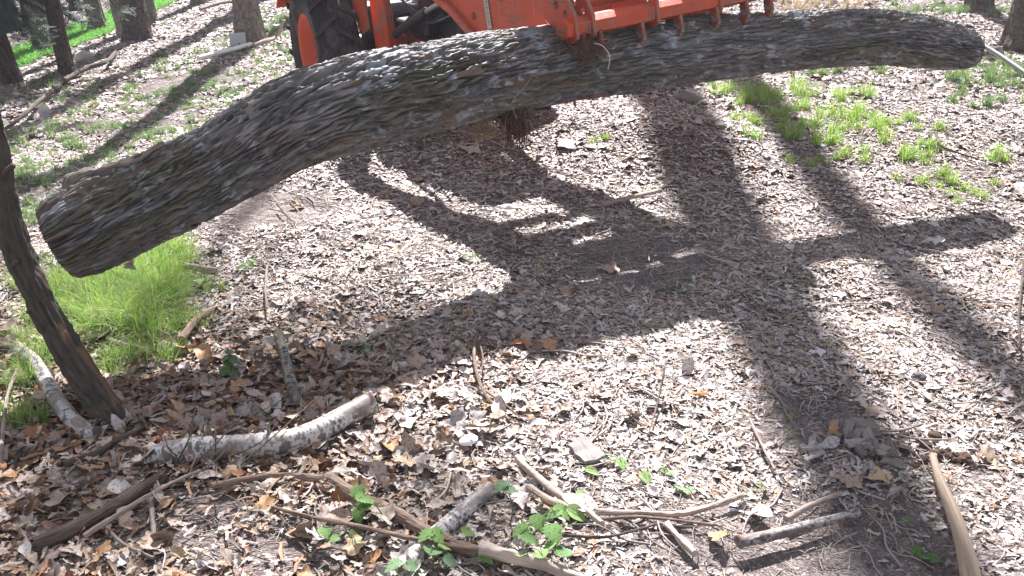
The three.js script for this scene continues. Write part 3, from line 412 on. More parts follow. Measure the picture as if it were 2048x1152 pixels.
const PALE = [[0.51, 0.445, 0.4], [0.61, 0.56, 0.53], [0.46, 0.39, 0.34], [0.55, 0.49, 0.44], [0.41, 0.36, 0.33], [0.65, 0.615, 0.6], [0.38, 0.3, 0.25], [0.24, 0.175, 0.135], [0.4, 0.28, 0.19], [0.47, 0.45, 0.44]];
function leafColor(warm = 0) { const c = rnd() < warm ? [[0.42, 0.2, 0.09], [0.36, 0.24, 0.14], [0.46, 0.33, 0.21]][Math.floor(rnd() * 3)] : PALE[Math.floor(rnd() * PALE.length)]; const k = rr(0.75, 1.15); return C(c[0] * k, c[1] * k * rr(0.95, 1.04), c[2] * k * rr(0.92, 1.06)); }
// where the trodden soil shows: places measured on the photograph
const BARE = [[1590, 860, 0.28], [1640, 800, 0.2], [1740, 1120, 0.4], [1330, 520, 0.4], [1230, 540, 0.4], [360, 1075, 0.3], [1380, 1080, 0.22], [620, 1110, 0.2], [385, 165, 0.9], [310, 235, 0.8], [560, 420, 0.5]].map((p) => { const q = P(p[0], p[1]); return [q.x, q.z, p[2]]; });
function cover(x, z) { let c = 0.72 + 0.4 * fbm(x * 1.1, z * 1.1, 4); for (const b of BARE) { const d = Math.hypot(x - b[0], z - b[1]) / b[2]; if (d < 1.4) c -= 0.6 * (1 - sm(0.4, 1.4, d)); } return c; }
function spot(zmin, zmax) {                                    // a random place on the floor in front of the viewpoint
  for (;;) { const Z = Math.sqrt(rr(zmin * zmin, zmax * zmax)), x = rr(-1, 1) * (0.66 * Z + 0.9); if (Z > 9 && inLawn(x, -Z)) continue; return [x, -Z]; }
}
const tmp = { m: new THREE.Matrix4(), q: new THREE.Quaternion(), e: new THREE.Euler(), s: V(), p: V() };
function put(im, i, x, y, z, yaw, tiltX, tiltZ, sc, col) {
  tmp.e.set(tiltX, yaw, tiltZ, 'YXZ'); tmp.q.setFromEuler(tmp.e); if (typeof sc === 'number') tmp.s.set(sc, sc, sc); else tmp.s.set(...sc);
  tmp.m.compose(tmp.p.set(x, y, z), tmp.q, tmp.s); im.setMatrixAt(i, tmp.m); if (col) im.setColorAt(i, col);
}
// deep leaf drifts at the lower left, trampled bits in the middle
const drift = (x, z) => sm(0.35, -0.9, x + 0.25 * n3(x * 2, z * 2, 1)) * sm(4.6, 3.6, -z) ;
const litter = new THREE.Group(); litter.name = 'leaf_litter'; litter.userData.kind = 'stuff'; litter.userData.label = 'dry pale leaves and leaf bits covering the wood floor'; scene.add(litter);
const KINDS = [['bit', 1], ['bit', 2], ['bit', 3], ['bit', 4], ['long', 5], ['long', 6], ['oval', 7], ['oval', 8], ['oval', 9], ['oak', 10], ['oak', 11], ['oak', 12], ['oak', 13], ['bit', 14], ['bit', 15], ['shred', 16], ['shred', 17], ['shred', 18]];
const GEOS = KINDS.map(([k, s]) => leafGeo(k, s));
const BANDS = [[1.5, 3.4, 48000], [3.4, 5, 66000], [5, 8, 90000], [8, 13, 70000], [13, 24, 70000]];
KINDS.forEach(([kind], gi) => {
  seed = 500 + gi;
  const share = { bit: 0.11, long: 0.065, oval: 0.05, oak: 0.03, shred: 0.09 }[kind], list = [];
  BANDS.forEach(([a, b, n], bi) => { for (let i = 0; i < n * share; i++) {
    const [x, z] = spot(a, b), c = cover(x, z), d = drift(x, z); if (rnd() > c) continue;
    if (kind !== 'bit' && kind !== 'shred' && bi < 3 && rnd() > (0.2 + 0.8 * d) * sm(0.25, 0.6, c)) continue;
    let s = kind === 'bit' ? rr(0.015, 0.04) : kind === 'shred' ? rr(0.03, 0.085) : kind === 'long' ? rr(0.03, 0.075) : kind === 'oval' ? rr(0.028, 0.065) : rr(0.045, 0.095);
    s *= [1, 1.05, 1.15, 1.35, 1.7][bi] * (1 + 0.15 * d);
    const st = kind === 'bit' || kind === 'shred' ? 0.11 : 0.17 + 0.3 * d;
    list.push([x, gy(x, z) + rnd() * rnd() * (0.012 + 0.045 * d), z, rr(0, 6.28), gauss() * st, gauss() * st, [s, s * rr(0.6, 1.3), s], (() => { const c = leafColor(0.03 + 0.2 * d); return d > 0 ? c.multiply(C(1 - 0.2 * d, 1 - 0.27 * d, 1 - 0.34 * d)) : c; })()]);  // drift leaves tinted browner, and darkened in colour for the lower-left shade
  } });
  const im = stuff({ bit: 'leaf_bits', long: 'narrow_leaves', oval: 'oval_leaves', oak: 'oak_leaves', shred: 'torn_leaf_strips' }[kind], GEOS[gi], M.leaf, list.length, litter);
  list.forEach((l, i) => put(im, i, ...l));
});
{ // fine twigs and straw between the leaves
  seed = 900; const g = new THREE.CylinderGeometry(0.5, 0.5, 1, 5, 3); g.rotateX(Math.PI / 2); const p = g.attributes.position; for (let i = 0; i < p.count; i++) p.setX(i, p.getX(i) + 4.5 * Math.sin(p.getZ(i) * 4)); g.computeVertexNormals();
  const n = 26000, im = stuff('twig_litter', g, M.straw, n);
  for (let i = 0; i < n; i++) { let [x, z] = i < 16000 ? spot(1.5, 5.5) : spot(5.5, 14), L = rr(0.02, 0.14) * (i < 16000 ? 1 : 1.6), w = rr(0.0012, 0.0045) * (i < 16000 ? 1 : 1.8), k = rr(0.12, 0.5); put(im, i, x, gy(x, z) + rnd() * 0.018, z, rr(0, 6.28), gauss() * 0.12, rr(0, 6), [w, w, L], C(k * 1.05, k * 0.9, k * 0.78)); }
}
{ // larger dead twigs
  seed = 901; const g = limb([V(0, 0, -0.5), V(0.05, 0, -0.15), V(-0.03, 0.02, 0.2), V(0.04, 0, 0.5)], (t) => 0.016 * (1 - 0.5 * t), { rs: 5, ls: 10, disp: (th, v) => 0.004 * n3(v * 14, th) }), n = 700, im = stuff('twig_litter', g, M.straw, n);
  for (let i = 0; i < n; i++) { const [x, z] = spot(1.6, 6.5), L = rr(0.12, 0.34), k = rr(0.12, 0.42); put(im, i, x, gy(x, z) + rr(0.006, 0.025), z, rr(0, 6.28), gauss() * 0.06, rr(-0.3, 0.3), L, C(k * 1.08, k * 0.92, k * 0.82)); }
}
{ // the leaves that show largest, each a piece of the floor
  const mats = [[0.5, 0.42, 0.36], [0.58, 0.53, 0.49], [0.42, 0.32, 0.25], [0.46, 0.26, 0.12], [0.36, 0.27, 0.2], [0.62, 0.58, 0.55], [0.4, 0.37, 0.36], [0.5, 0.36, 0.22]].map((c) => std({ map: T.leaf, color: C(...c), roughness: 0.6, side: THREE.DoubleSide }));
  seed = 4242; let k = 0; const geos = [9, 10, 11, 12, 6, 7, 8, 5].map((i) => GEOS[i]);
  const add = (x, z, s, yaw, tx, tz, mi, gi, up = 0.012) => { const m = part(numbered('fallen_leaf'), geos[gi], mats[mi], ground); m.position.set(x, gy(x, z) + up, z); m.rotation.set(tx, yaw, tz, 'YXZ'); m.scale.setScalar(s); k++; };
  const at = (px, py, s, yaw, tx, tz, mi, gi, up) => { const q = P(px, py); add(q.x, q.z, s, yaw, tx, tz, mi, gi, up); };
  at(1215, 541, 0.13, 1.2, 0, 0, 2, 0, 0.02); at(1130, 592, 0.1, 0.4, 0, 0.1, 4, 4); at(1068, 497, 0.11, 2.2, 0.3, 0, 4, 1, 0.03); at(1128, 290, 0.2, 0.6, 0.15, 0, 5, 2, 0.02); at(1335, 462, 0.1, 2, 0, 0, 7, 3); at(940, 300, 0.16, 1, 0.1, 0.1, 0, 0); at(1865, 492, 0.13, 1, -0.3, 0.2, 5, 2, 0.03);
  at(590, 410, 0.12, 2, 0.5, 0, 3, 1, 0.03); at(1430, 1095, 0.09, 0.4, -0.5, 0.2, 3, 3, 0.03); at(815, 920, 0.1, 0.4, 1.1, 0.3, 2, 0, 0.05); at(760, 985, 0.12, 0.9, 1.0, 0, 0, 4, 0.05); at(845, 960, 0.11, 2.6, 0.8, 0.4, 1, 1, 0.04); at(410, 725, 0.12, 0.5, 0.6, 0.2, 3, 6, 0.05); at(370, 715, 0.11, 2.5, 0.7, 0, 3, 5, 0.05); at(668, 720, 0.11, 0.2, 0.5, 0, 2, 6, 0.04); at(225, 790, 0.09, 0, 1.0, 0.2, 2, 7, 0.06); at(1190, 795, 0.09, 1.4, 0.5, 0, 2, 1, 0.02); at(1755, 975, 0.1, 1.9, 0.1, 0, 7, 3, 0.02); at(1690, 985, 0.1, 0.8, 0, 0, 4, 0, 0.02); at(1660, 888, 0.07, 0.2, 1.1, 0, 3, 6, 0.04);
  while (k < 296) { const [x, z] = spot(1.9, 3.9); const d = drift(x, z); if (rnd() > 0.05 + 0.95 * d || Math.abs(x) > 0.62 * -z + 0.1) continue; add(x, z, rr(0.06, 0.125), rr(0, 6.28), gauss() * 0.5, gauss() * 0.45, Math.floor(rnd() * 8), Math.floor(rnd() * 8), rr(0.01, 0.045)); }
}

// ---------------------------------------------------------------- grass and small green growth
const blade = (() => { const g = new THREE.PlaneGeometry(1, 1, 2, 5), p = g.attributes.position; g.translate(0, 0.5, 0); for (let i = 0; i < p.count; i++) { const t = p.getY(i); const x = p.getX(i) * (1 - t * t * 0.92); p.setXYZ(i, x, t - 0.18 * t * t * t, 0.5 * t * t + 0.45 * t * t * t * t); } g.computeVertexNormals(); return g; })();
function grassPatch(name, label, clumps, s, cols) {           // clumps: [px, py, radius in metres, blades, height, shape] measured on the photograph
  seed = s; const list = [];
  for (const [px, py, r, n, hgt, sq = 0.7] of clumps) { const q = P(px, py), tufts = Math.max(1, Math.round(n / 22)); for (let t = 0; t < tufts; t++) { const spr = s === 32 ? 1.15 : 0.62, tx = q.x + gauss() * r * spr, tz = q.z + gauss() * r * sq * spr, hh = hgt * rr(0.6, 1.15) * (s === 31 ? 1.2 : 1); for (let i = 0; i < n / tufts * (s === 32 ? 2.3 : s === 31 ? 3.2 : 2.6); i++) { const a = rr(0, 6.28), e = rnd() * 0.045; list.push([tx + Math.cos(a) * e, gy(tx, tz) - 0.004, tz + Math.sin(a) * e, rr(0, 6.28), gauss() * 0.34, gauss() * 0.28, [rr(0.0022, 0.0048) * (q.z < -5 ? 1.5 : 1), hh * rr(0.45, 1.3), hh * rr(0.1, 1.1)], (() => { const c = cols[Math.floor(rnd() * cols.length)], k = rr(0.75, 1.2); return C(c[0] * k, c[1] * k, c[2] * k); })()]); } } }
  const im = stuff(name, blade, M.grass, list.length); im.userData.label = label; list.forEach((l, i) => put(im, i, ...l)); return im;
}
const GREENS = [[0.25, 0.46, 0.045], [0.33, 0.55, 0.07], [0.19, 0.38, 0.04], [0.4, 0.52, 0.12], [0.28, 0.48, 0.05], [0.46, 0.44, 0.22]];
grassPatch('grass', 'tall fresh green grass under the left end of the log', [[255, 600, 0.2, 520, 0.19], [200, 610, 0.2, 420, 0.17], [300, 560, 0.16, 420, 0.18], [345, 520, 0.1, 220, 0.17], [150, 640, 0.18, 260, 0.15], [255, 680, 0.14, 420, 0.2], [325, 620, 0.11, 240, 0.17], [210, 560, 0.2, 300, 0.15], [115, 590, 0.2, 240, 0.14], [280, 650, 0.2, 380, 0.17], [360, 590, 0.07, 90, 0.14], [225, 735, 0.12, 160, 0.12], [310, 720, 0.12, 140, 0.13], [60, 770, 0.08, 130, 0.14], [40, 850, 0.07, 110, 0.12], [100, 720, 0.08, 130, 0.15], [60, 690, 0.15, 90, 0.1], [420, 570, 0.08, 40, 0.1]], 31, GREENS);
grassPatch('grass', 'scattered bright grass tufts in sunlit leaves under the right of the log', [[1505, 205, 0.16, 170, 0.17], [1510, 185, 0.2, 150, 0.16], [1570, 190, 0.18, 130, 0.16], [1640, 200, 0.22, 170, 0.15], [1655, 230, 0.16, 170, 0.16], [1670, 255, 0.14, 150, 0.15], [1690, 275, 0.14, 130, 0.14], [1595, 215, 0.1, 110, 0.16], [1500, 245, 0.12, 90, 0.13], [1540, 235, 0.1, 80, 0.14], [1640, 285, 0.1, 90, 0.12], [1690, 190, 0.09, 60, 0.12], [1730, 235, 0.1, 90, 0.12], [1745, 250, 0.07, 50, 0.11], [1820, 235, 0.07, 60, 0.1], [1855, 250, 0.07, 60, 0.1], [1600, 255, 0.1, 80, 0.12], [1700, 310, 0.08, 90, 0.1], [1800, 308, 0.07, 90, 0.09], [1835, 315, 0.08, 100, 0.09], [1865, 295, 0.07, 90, 0.1], [1780, 255, 0.1, 50, 0.1], [1620, 320, 0.09, 80, 0.1], [2010, 320, 0.07, 90, 0.13], [1850, 355, 0.1, 130, 0.1], [1930, 385, 0.14, 160, 0.08], [1450, 190, 0.15, 80, 0.13], [1560, 280, 0.1, 60, 0.1], [1215, 270, 0.06, 45, 0.06], [1230, 320, 0.05, 20, 0.05]], 32, GREENS);
grassPatch('ground_cover', 'patchy green weeds and short grass on the far left slope', Array.from({ length: 700 }, (_, i) => [700 * ((i * 0.618034) % 1) - 60, 20 + 470 * ((i * 0.754878) % 1), 0.24 + 0.35 * ((i * 0.37) % 1), 44, 0.04 + 0.05 * ((i * 0.29) % 1)]).filter(([x, y]) => y > 210 - 0.5 * x && y < 470 - 0.5 * x && n3(x / 60, y / 40, 2) > -0.15).concat([[565, 45, 0.35, 260, 0.14], [540, 60, 0.3, 160, 0.12], [330, 190, 0.5, 260, 0.07], [390, 120, 0.5, 260, 0.08], [455, 105, 0.3, 160, 0.1], [200, 260, 0.4, 200, 0.07], [280, 280, 0.4, 200, 0.06], [90, 330, 0.35, 260, 0.08], [40, 370, 0.3, 260, 0.1], [60, 430, 0.25, 200, 0.09], [20, 520, 0.15, 120, 0.1]]), 33, [[0.16, 0.29, 0.07], [0.22, 0.34, 0.1], [0.13, 0.24, 0.08], [0.28, 0.36, 0.16]]);
grassPatch('ground_cover', 'green weeds and grass growing at the right edge behind the log end', [[1900, 20, 0.8, 420, 0.16], [1860, 30, 0.5, 200, 0.14], [1990, 140, 0.4, 340, 0.16], [1960, 165, 0.35, 260, 0.13], [2020, 170, 0.4, 260, 0.14], [1700, 140, 0.35, 130, 0.14], [1640, 145, 0.3, 130, 0.12], [1760, 135, 0.3, 80, 0.12], [2000, 30, 0.6, 200, 0.15], [1990, 210, 0.3, 160, 0.1]], 34, [[0.18, 0.3, 0.07], [0.2, 0.32, 0.08], [0.11, 0.2, 0.05]]);
grassPatch('dry_grass', 'dry straw coloured grass lying on the ground behind the log', [[1620, 12, 0.5, 200, 0.2], [1700, 18, 0.6, 220, 0.2], [1580, 25, 0.4, 90, 0.16], [1800, 40, 0.5, 90, 0.16]], 35, [[0.45, 0.36, 0.2], [0.38, 0.28, 0.16], [0.5, 0.42, 0.28]]);
{ // lawn blades
  seed = 36; const cn = new THREE.CatmullRomCurve3(lawnNear), cf = new THREE.CatmullRomCurve3(lawnFar), n = 26000, im = stuff('lawn_grass', blade, M.grass, n); im.userData.label = 'short blades of the mown lawn strip';
  for (let i = 0; i < n; i++) { const t = rr(0.1, 1), p = cn.getPoint(t).lerp(cf.getPoint(t), rr(-0.04, 1.02)), k = rr(0.7, 1.2); put(im, i, p.x, gy(p.x, p.z) + 0.015, p.z, rr(0, 6.28), gauss() * 0.4, gauss() * 0.4, [0.012, rr(0.03, 0.07), rr(0.03, 0.08)], C(0.16 * k, 0.42 * k, 0.045 * k)); }
}

// ---------------------------------------------------------------- fallen sticks and branches
function ground3(list, r = 0.01) { return list.map(([px, py, up = 0]) => { const q = P(px, py, r * 0.5 + up); q.y = gyBase(q.x, q.z) + 0.022 + r * 0.7 + up; return q; }); }
function stick(name, label, cat, pts, r0, r1, mat, { rs = 10, ls = 60, rough = 0.3, group, forks = [] } = {}) {
  seed = Math.round(pts[0][0] * 7 + pts[0][1]); const p = ground3(pts, (r0 + r1) / 2), ph = rnd() * 50;
  const o = p[0].clone(), root = base(name, o); tag(root, label, cat, group);
  part(name === 'birch_log' ? 'bark' : 'stem', limb(p.map((q) => q.clone().sub(o)), (t) => r0 + (r1 - r0) * t, { rs, ls, disp: (th, v, t, r) => (t < 0.02 || t > 0.98 ? r * 0.5 * n3(th * 2, ph, t * 90) : 0) + r * rough * (n3(Math.cos(th) * 1.5 + ph, Math.sin(th) * 1.5, v / (r * 5)) + 0.4 * n3(Math.cos(th) * 4 + ph, Math.sin(th) * 4, v / r * 0.9)) }), mat, root);
  for (const [f, ra, rb] of forks) { const q = ground3(f, ra); part('side_twig', limb(q.map((a) => a.sub(o)), (t) => ra + (rb - ra) * t, { rs: 6, ls: 14, disp: (th, v, t, r) => r * 0.15 * n3(th, v / r * 0.4, ph) }), mat, root); }
  return root;
}
const wide = { rs: 28, ls: 150 };
{
  const b1 = stick('birch_log', 'curved white birch log with dark flecks lying in the shaded leaves', 'log', [[742, 818, 0.03], [690, 846, 0.03], [635, 876, 0.03], [575, 898, 0.03], [500, 906, 0.025], [430, 910, 0.02], [355, 918, 0.01], [310, 930, -0.02]], 0.041, 0.047, M.birch, { ...wide, rough: 0.05, forks: [[[[537, 905, 0.05], [538, 880, 0.09], [537, 858, 0.14]], 0.006, 0.005]] });
  stick('birch_log', 'slender white birch log slanting down beside the leaning tree', 'log', [[38, 708, 0.03], [70, 735, 0.02], [98, 780, 0.01], [125, 825, 0.01], [155, 860, 0], [192, 888, -0.01]], 0.03, 0.034, M.birch, { ...wide, rough: 0.08 });
  stick('birch_log', 'short birch piece half buried near the bottom between green sprigs', 'log', [[985, 985, 0.01], [940, 1025, 0.01], [895, 1065, 0.005], [845, 1110, 0], [800, 1165, -0.01]], 0.026, 0.034, M.birch, { ...wide, rough: 0.07 });
  stick('birch_log', 'thin mottled birch stick lying in the shade above the curved birch log', 'stick', [[556, 676, 0.02], [570, 720, 0.015], [582, 770, 0.01], [594, 815, 0]], 0.021, 0.024, std({ map: T.birch, color: C(0.55, 0.55, 0.5), roughness: 0.8 }), { rs: 20, ls: 90, rough: 0.12 });
  const b = M.branch;
  stick('branch', 'thick brown branch running from the left middle to the bottom sprigs', 'branch', [[650, 968, 0.03], [720, 1010, 0.025], [800, 1045, 0.02], [870, 1085, 0.015], [940, 1112, 0.01], [1020, 1130, 0]], 0.024, 0.019, b, { rs: 18, ls: 110 });
  stick('branch', 'smooth brown stick, upper of the pair left of the thick brown branch', 'branch', [[425, 985, 0.02], [490, 972, 0.025], [560, 965, 0.03], [660, 972, 0.035]], 0.012, 0.017, b, { rs: 12, ls: 60 });
  stick('branch', 'brown stick, lower of the pair left of the thick brown branch', 'branch', [[445, 990, 0.01], [520, 984, 0.015], [600, 980, 0.02], [665, 990, 0.03]], 0.01, 0.013, b, { rs: 12, ls: 60 });
  stick('branch', 'long thin branch crossing the bottom under the thick brown branch', 'branch', [[545, 1025, 0.05], [620, 1045, 0.06], [720, 1065, 0.06], [840, 1092, 0.05], [960, 1110, 0.04], [1010, 1105, 0.03]], 0.006, 0.009, b, { rs: 10, ls: 80 });
  stick('branch', 'split rotten grey branch end at the bottom centre', 'branch', [[960, 1110, 0.02], [1040, 1130, 0.015], [1110, 1150, 0.01], [1180, 1185, 0]], 0.026, 0.016, M.paleWood, { rs: 14, ls: 60, rough: 0.4 });
  stick('branch', 'dark rotten branch slanting through the shade at the lower left', 'branch', [[75, 1105, 0], [140, 1075, 0.015], [215, 1035, 0.02], [285, 990, 0.02], [330, 965, 0.01]], 0.024, 0.02, M.darkBranch, { rs: 18, ls: 90, rough: 0.35 });
  stick('branch', 'thin grey stick lying over the dark rotten branch', 'stick', [[170, 1085, 0.03], [255, 1030, 0.05], [330, 985, 0.05], [395, 955, 0.04], [438, 938, 0.02]], 0.009, 0.005, M.greyBranch, { forks: [[[[395, 955, 0.04], [440, 925, 0.06], [470, 880, 0.08]], 0.003, 0.001], [[[380, 962, 0.04], [392, 930, 0.07], [440, 870, 0.09]], 0.003, 0.001]] });
  stick('branch', 'dark stick left of the curved birch log below the leaning tree', 'stick', [[130, 940, 0.02], [195, 918, 0.025], [240, 890, 0.03], [285, 865, 0.02]], 0.014, 0.01, M.darkBranch);
  stick('branch', 'thin grey stick standing along the left edge', 'stick', [[2, 970, 0.02], [8, 880, 0.04], [18, 800, 0.06], [36, 748, 0.08]], 0.009, 0.006, M.greyBranch);
  stick('branch', 'dark thin stick by the bottom left edge below the grey edge stick', 'stick', [[10, 975, 0.01], [30, 940, 0.02], [48, 905, 0.02]], 0.007, 0.004, M.darkBranch);
  stick('branch', 'brown branch piece lying at the right foot of the tall grass', 'branch', [[362, 690, 0.02], [395, 650, 0.025], [425, 632, 0.02]], 0.02, 0.016, b, { rs: 14, ls: 40 });
  stick('branch', 'weathered stick lying in the tall grass', 'stick', [[222, 690, 0.03], [258, 700, 0.03], [295, 708, 0.02]], 0.012, 0.008, M.greyBranch);
  stick('branch', 'broken branch piece behind the tall grass', 'branch', [[372, 540, 0.02], [405, 548, 0.03], [436, 552, 0.02]], 0.018, 0.02, M.greyBranch, { rs: 14 });
  stick('branch', 'forked brown stick curving down the centre from the shadow edge', 'stick', [[968, 650, 0.01], [950, 690, 0.02], [955, 760, 0.025], [975, 805, 0.02], [1018, 850, 0.01]], 0.009, 0.006, b, { forks: [[[[958, 690, 0.02], [966, 725, 0.03], [962, 760, 0.03]], 0.005, 0.003], [[[968, 790, 0.02], [1005, 815, 0.03], [1040, 845, 0.02]], 0.005, 0.003]] });
  stick('branch', 'pale split stick running down to the seedlings at the bottom centre', 'branch', [[1035, 930, 0.015], [1075, 965, 0.02], [1115, 1000, 0.02], [1160, 1025, 0.015], [1205, 1060, 0.01]], 0.015, 0.01, M.paleWood, { rs: 12, ls: 60, rough: 0.3 });
  stick('branch', 'smooth pinkish stick below the pale split stick', 'branch', [[1055, 985, 0.02], [1095, 1010, 0.025], [1140, 1030, 0.02]], 0.012, 0.012, M.greyBranch, { rs: 12 });
  stick('branch', 'long pale stick lying level right of the seedlings', 'branch', [[1190, 1035, 0.02], [1270, 1038, 0.02], [1350, 1040, 0.02], [1420, 1025, 0.02], [1490, 1000, 0.015]], 0.011, 0.01, M.greyBranch, { rs: 12, ls: 70 });
  stick('branch', 'thin stick just below the long pale level stick', 'stick', [[1200, 1050, 0.01], [1275, 1045, 0.02], [1350, 1052, 0.02], [1430, 1062, 0.015]], 0.007, 0.005, b);
  stick('branch', 'dark thin stick near the bottom under the bramble leaves', 'stick', [[1125, 1082, 0.02], [1210, 1085, 0.02], [1260, 1075, 0.02], [1308, 1060, 0.01]], 0.006, 0.004, M.darkBranch);
  stick('branch', 'pale bark strip slanting at the bottom right of centre', 'branch', [[1332, 1060, 0.01], [1355, 1085, 0.015], [1390, 1120, 0.01]], 0.011, 0.012, M.paleWood, { rs: 10, rough: 0.35 });
  stick('branch', 'pale grey round stick half in the tree shadow at the lower right', 'branch', [[1474, 1097, 0.025], [1530, 1085, 0.025], [1590, 1070, 0.025], [1650, 1055, 0.02], [1715, 1037, 0.01]], 0.019, 0.015, std({ map: T.birch, color: C(0.62, 0.6, 0.6), roughness: 0.7 }), { rs: 20, ls: 120, rough: 0.16 });
  stick('branch', 'dark stick above the pale grey round stick', 'stick', [[1570, 1050, 0.02], [1620, 1022, 0.03], [1680, 997, 0.02]], 0.011, 0.008, M.greyBranch);
  stick('branch', 'stripped pale wood branch with a pointed tip at the lower right', 'branch', [[1862, 922, 0.03], [1878, 975, 0.03], [1900, 1030, 0.03], [1917, 1080, 0.03], [1930, 1130, 0.03], [1942, 1190, 0.02]], 0.012, 0.032, std({ map: T.wood, color: C(1.3, 1.18, 1.02), roughness: 0.75 }), { rs: 24, ls: 110, rough: 0.12 });
  stick('branch', 'thin pale stick beside the dark bare soil patch', 'stick', [[1498, 848, 0.01], [1520, 895, 0.015], [1548, 950, 0.01]], 0.006, 0.005, M.greyBranch);
  stick('branch', 'short grey stick lying across the tractor shadow', 'stick', [[1205, 416, 0.02], [1260, 402, 0.025], [1322, 388, 0.015]], 0.018, 0.013, M.greyBranch);
  stick('branch', 'thin dark stick at the edge of the log shadow', 'stick', [[995, 500, 0.015], [1030, 512, 0.02], [1070, 520, 0.015]], 0.007, 0.005, M.darkBranch, { forks: [[[[1030, 512, 0.02], [1060, 500, 0.03], [1085, 515, 0.02]], 0.004, 0.002]] });
  stick('branch', 'thin pale stick in sunlit leaves right of the tall grass', 'stick', [[535, 540, 0.01], [532, 590, 0.02], [535, 625, 0.01]], 0.007, 0.005, M.greyBranch);
  stick('branch', 'thin stick left of the log shadow in sunlit leaves', 'stick', [[610, 560, 0.01], [655, 570, 0.015], [690, 590, 0.01]], 0.005, 0.004, M.darkBranch);
  stick('branch', 'thin twig under the middle of the log', 'stick', [[555, 415, 0.02], [575, 440, 0.02], [590, 455, 0.01]], 0.007, 0.005, M.darkBranch);
  stick('branch', 'upright thin twig leaning in the centre foreground leaves', 'stick', [[1328, 750, 0.1], [1318, 800, 0.04], [1296, 880, 0]], 0.005, 0.003, b);
  stick('branch', 'thin vine stem curling at the right edge', 'stick', [[2046, 530, 0.02], [2035, 640, 0.02], [2030, 715, 0.02], [1990, 738, 0.01]], 0.006, 0.004, M.darkBranch);
  stick('branch', 'long dark twig lying in the sunlit leaves at the upper right', 'stick', [[1870, 270, 0.02], [1885, 300, 0.02], [1955, 325, 0.01]], 0.012, 0.007, M.darkBranch);
  stick('branch', 'fallen dark branch on the slope below the straight dark trunk', 'branch', [[232, 108, 0.03], [205, 132, 0.05], [178, 140, 0.03], [140, 158, 0.02], [110, 180, 0.02]], 0.018, 0.03, M.darkBranch, { rs: 14, ls: 70, rough: 0.45 });
  stick('branch', 'thin dark branch on the slope, lower of the two by the white stone', 'branch', [[120, 175, 0.03], [70, 215, 0.04], [10, 265, 0.03], [-40, 290, 0.03]], 0.022, 0.016, M.darkBranch, { rough: 0.4, ls: 60 });
  stick('branch', 'long thin fallen branch lying behind the grey mossy tree', 'branch', [[490, 0, 0.05], [440, 10, 0.08], [400, 22, 0.05]], 0.04, 0.025, M.greyBranch);
  stick('branch', 'broken stick by the birch log tip at the far left', 'stick', [[-10, 705, 0.02], [40, 702, 0.03], [85, 680, 0.02]], 0.014, 0.01, M.darkBranch);
  stick('branch', 'small pale forked stick standing under the dark rotten branch', 'stick', [[305, 1005, 0.02], [308, 1060, 0.01], [312, 1105, 0]], 0.01, 0.007, M.greyBranch);
  stick('branch', 'thin curved twig at the bottom left in bare soil', 'stick', [[215, 1065, 0.01], [250, 1100, 0.02], [310, 1128, 0.01]], 0.006, 0.005, M.greyBranch);
  stick('branch', 'dark thin twig at the bottom left of the long thin branch', 'stick', [[560, 1040, 0.01], [590, 1085, 0.02], [620, 1118, 0.01]], 0.007, 0.004, M.darkBranch);
  seed = 5151;                                                  // a tangle of thin dead twigs over the curved birch log
  const tw = base('dead_twigs', P(420, 900)); tag(tw, 'tangle of thin dead twigs spread over the left end of the curved birch log', 'twigs');
  const heads = [[470, 830], [520, 800], [600, 790], [420, 830], [360, 850], [480, 870], [330, 880], [640, 800], [560, 850], [300, 850], [395, 800], [450, 960]];
  heads.forEach(([x, y], i) => { const a = [rr(330, 480), rr(900, 960)]; const q = ground3([[a[0], a[1], 0.02], [(a[0] + x) / 2 + gauss() * 12, (a[1] + y) / 2 + gauss() * 8, rr(0.05, 0.12)], [x, y, rr(0.03, 0.12)]], 0.003).map((p) => p.sub(tw.position)); part('twig', limb(q, (t) => 0.0034 * (1 - 0.7 * t), { rs: 5, ls: 16, disp: (th, v) => 0.0007 * n3(v * 40, i) }), i % 2 ? M.branch : M.darkBranch, tw); });
}

// ---------------------------------------------------------------- stones, bark pieces, litter of people
function lump(name, label, cat, px, py, sx, sy, sz, mat, { rot = 0, up = 0, tilt = 0, amp = 0.18, f = 2.2, s = 1 } = {}) {
  const g = mergeVertices(new THREE.IcosahedronGeometry(1, 5).deleteAttribute('normal').deleteAttribute('uv')), p = g.attributes.position;
  for (let i = 0; i < p.count; i++) { const v = V(p.getX(i), p.getY(i), p.getZ(i)), k = 1 + amp * fbm(v.x * f + s * 9, v.y * f, v.z * f) + amp * 0.4 * n3(v.x * 9, v.y * 9 + s, v.z * 9); p.setXYZ(i, v.x * k * sx, v.y * k * sy, v.z * k * sz); }
  g.computeVertexNormals(); const q = P(px, py), m = solo(name, g, mat, label, cat); m.position.set(q.x, gy(q.x, q.z) + sy * 0.4 + up, q.z); m.rotation.set(tilt, rot, 0); return m;
}
lump('stone', 'pale rounded stone on the slope right of the straight dark trunk', 'stone', 170, 120, 0.13, 0.09, 0.1, M.stone, { s: 2 });
lump('stone', 'white upright stone on the far left slope', 'stone', 92, 232, 0.05, 0.09, 0.06, std({ color: C(0.5, 0.48, 0.48), roughness: 0.9 }), { s: 3, tilt: 0.5, rot: 0.5, amp: 0.3 });
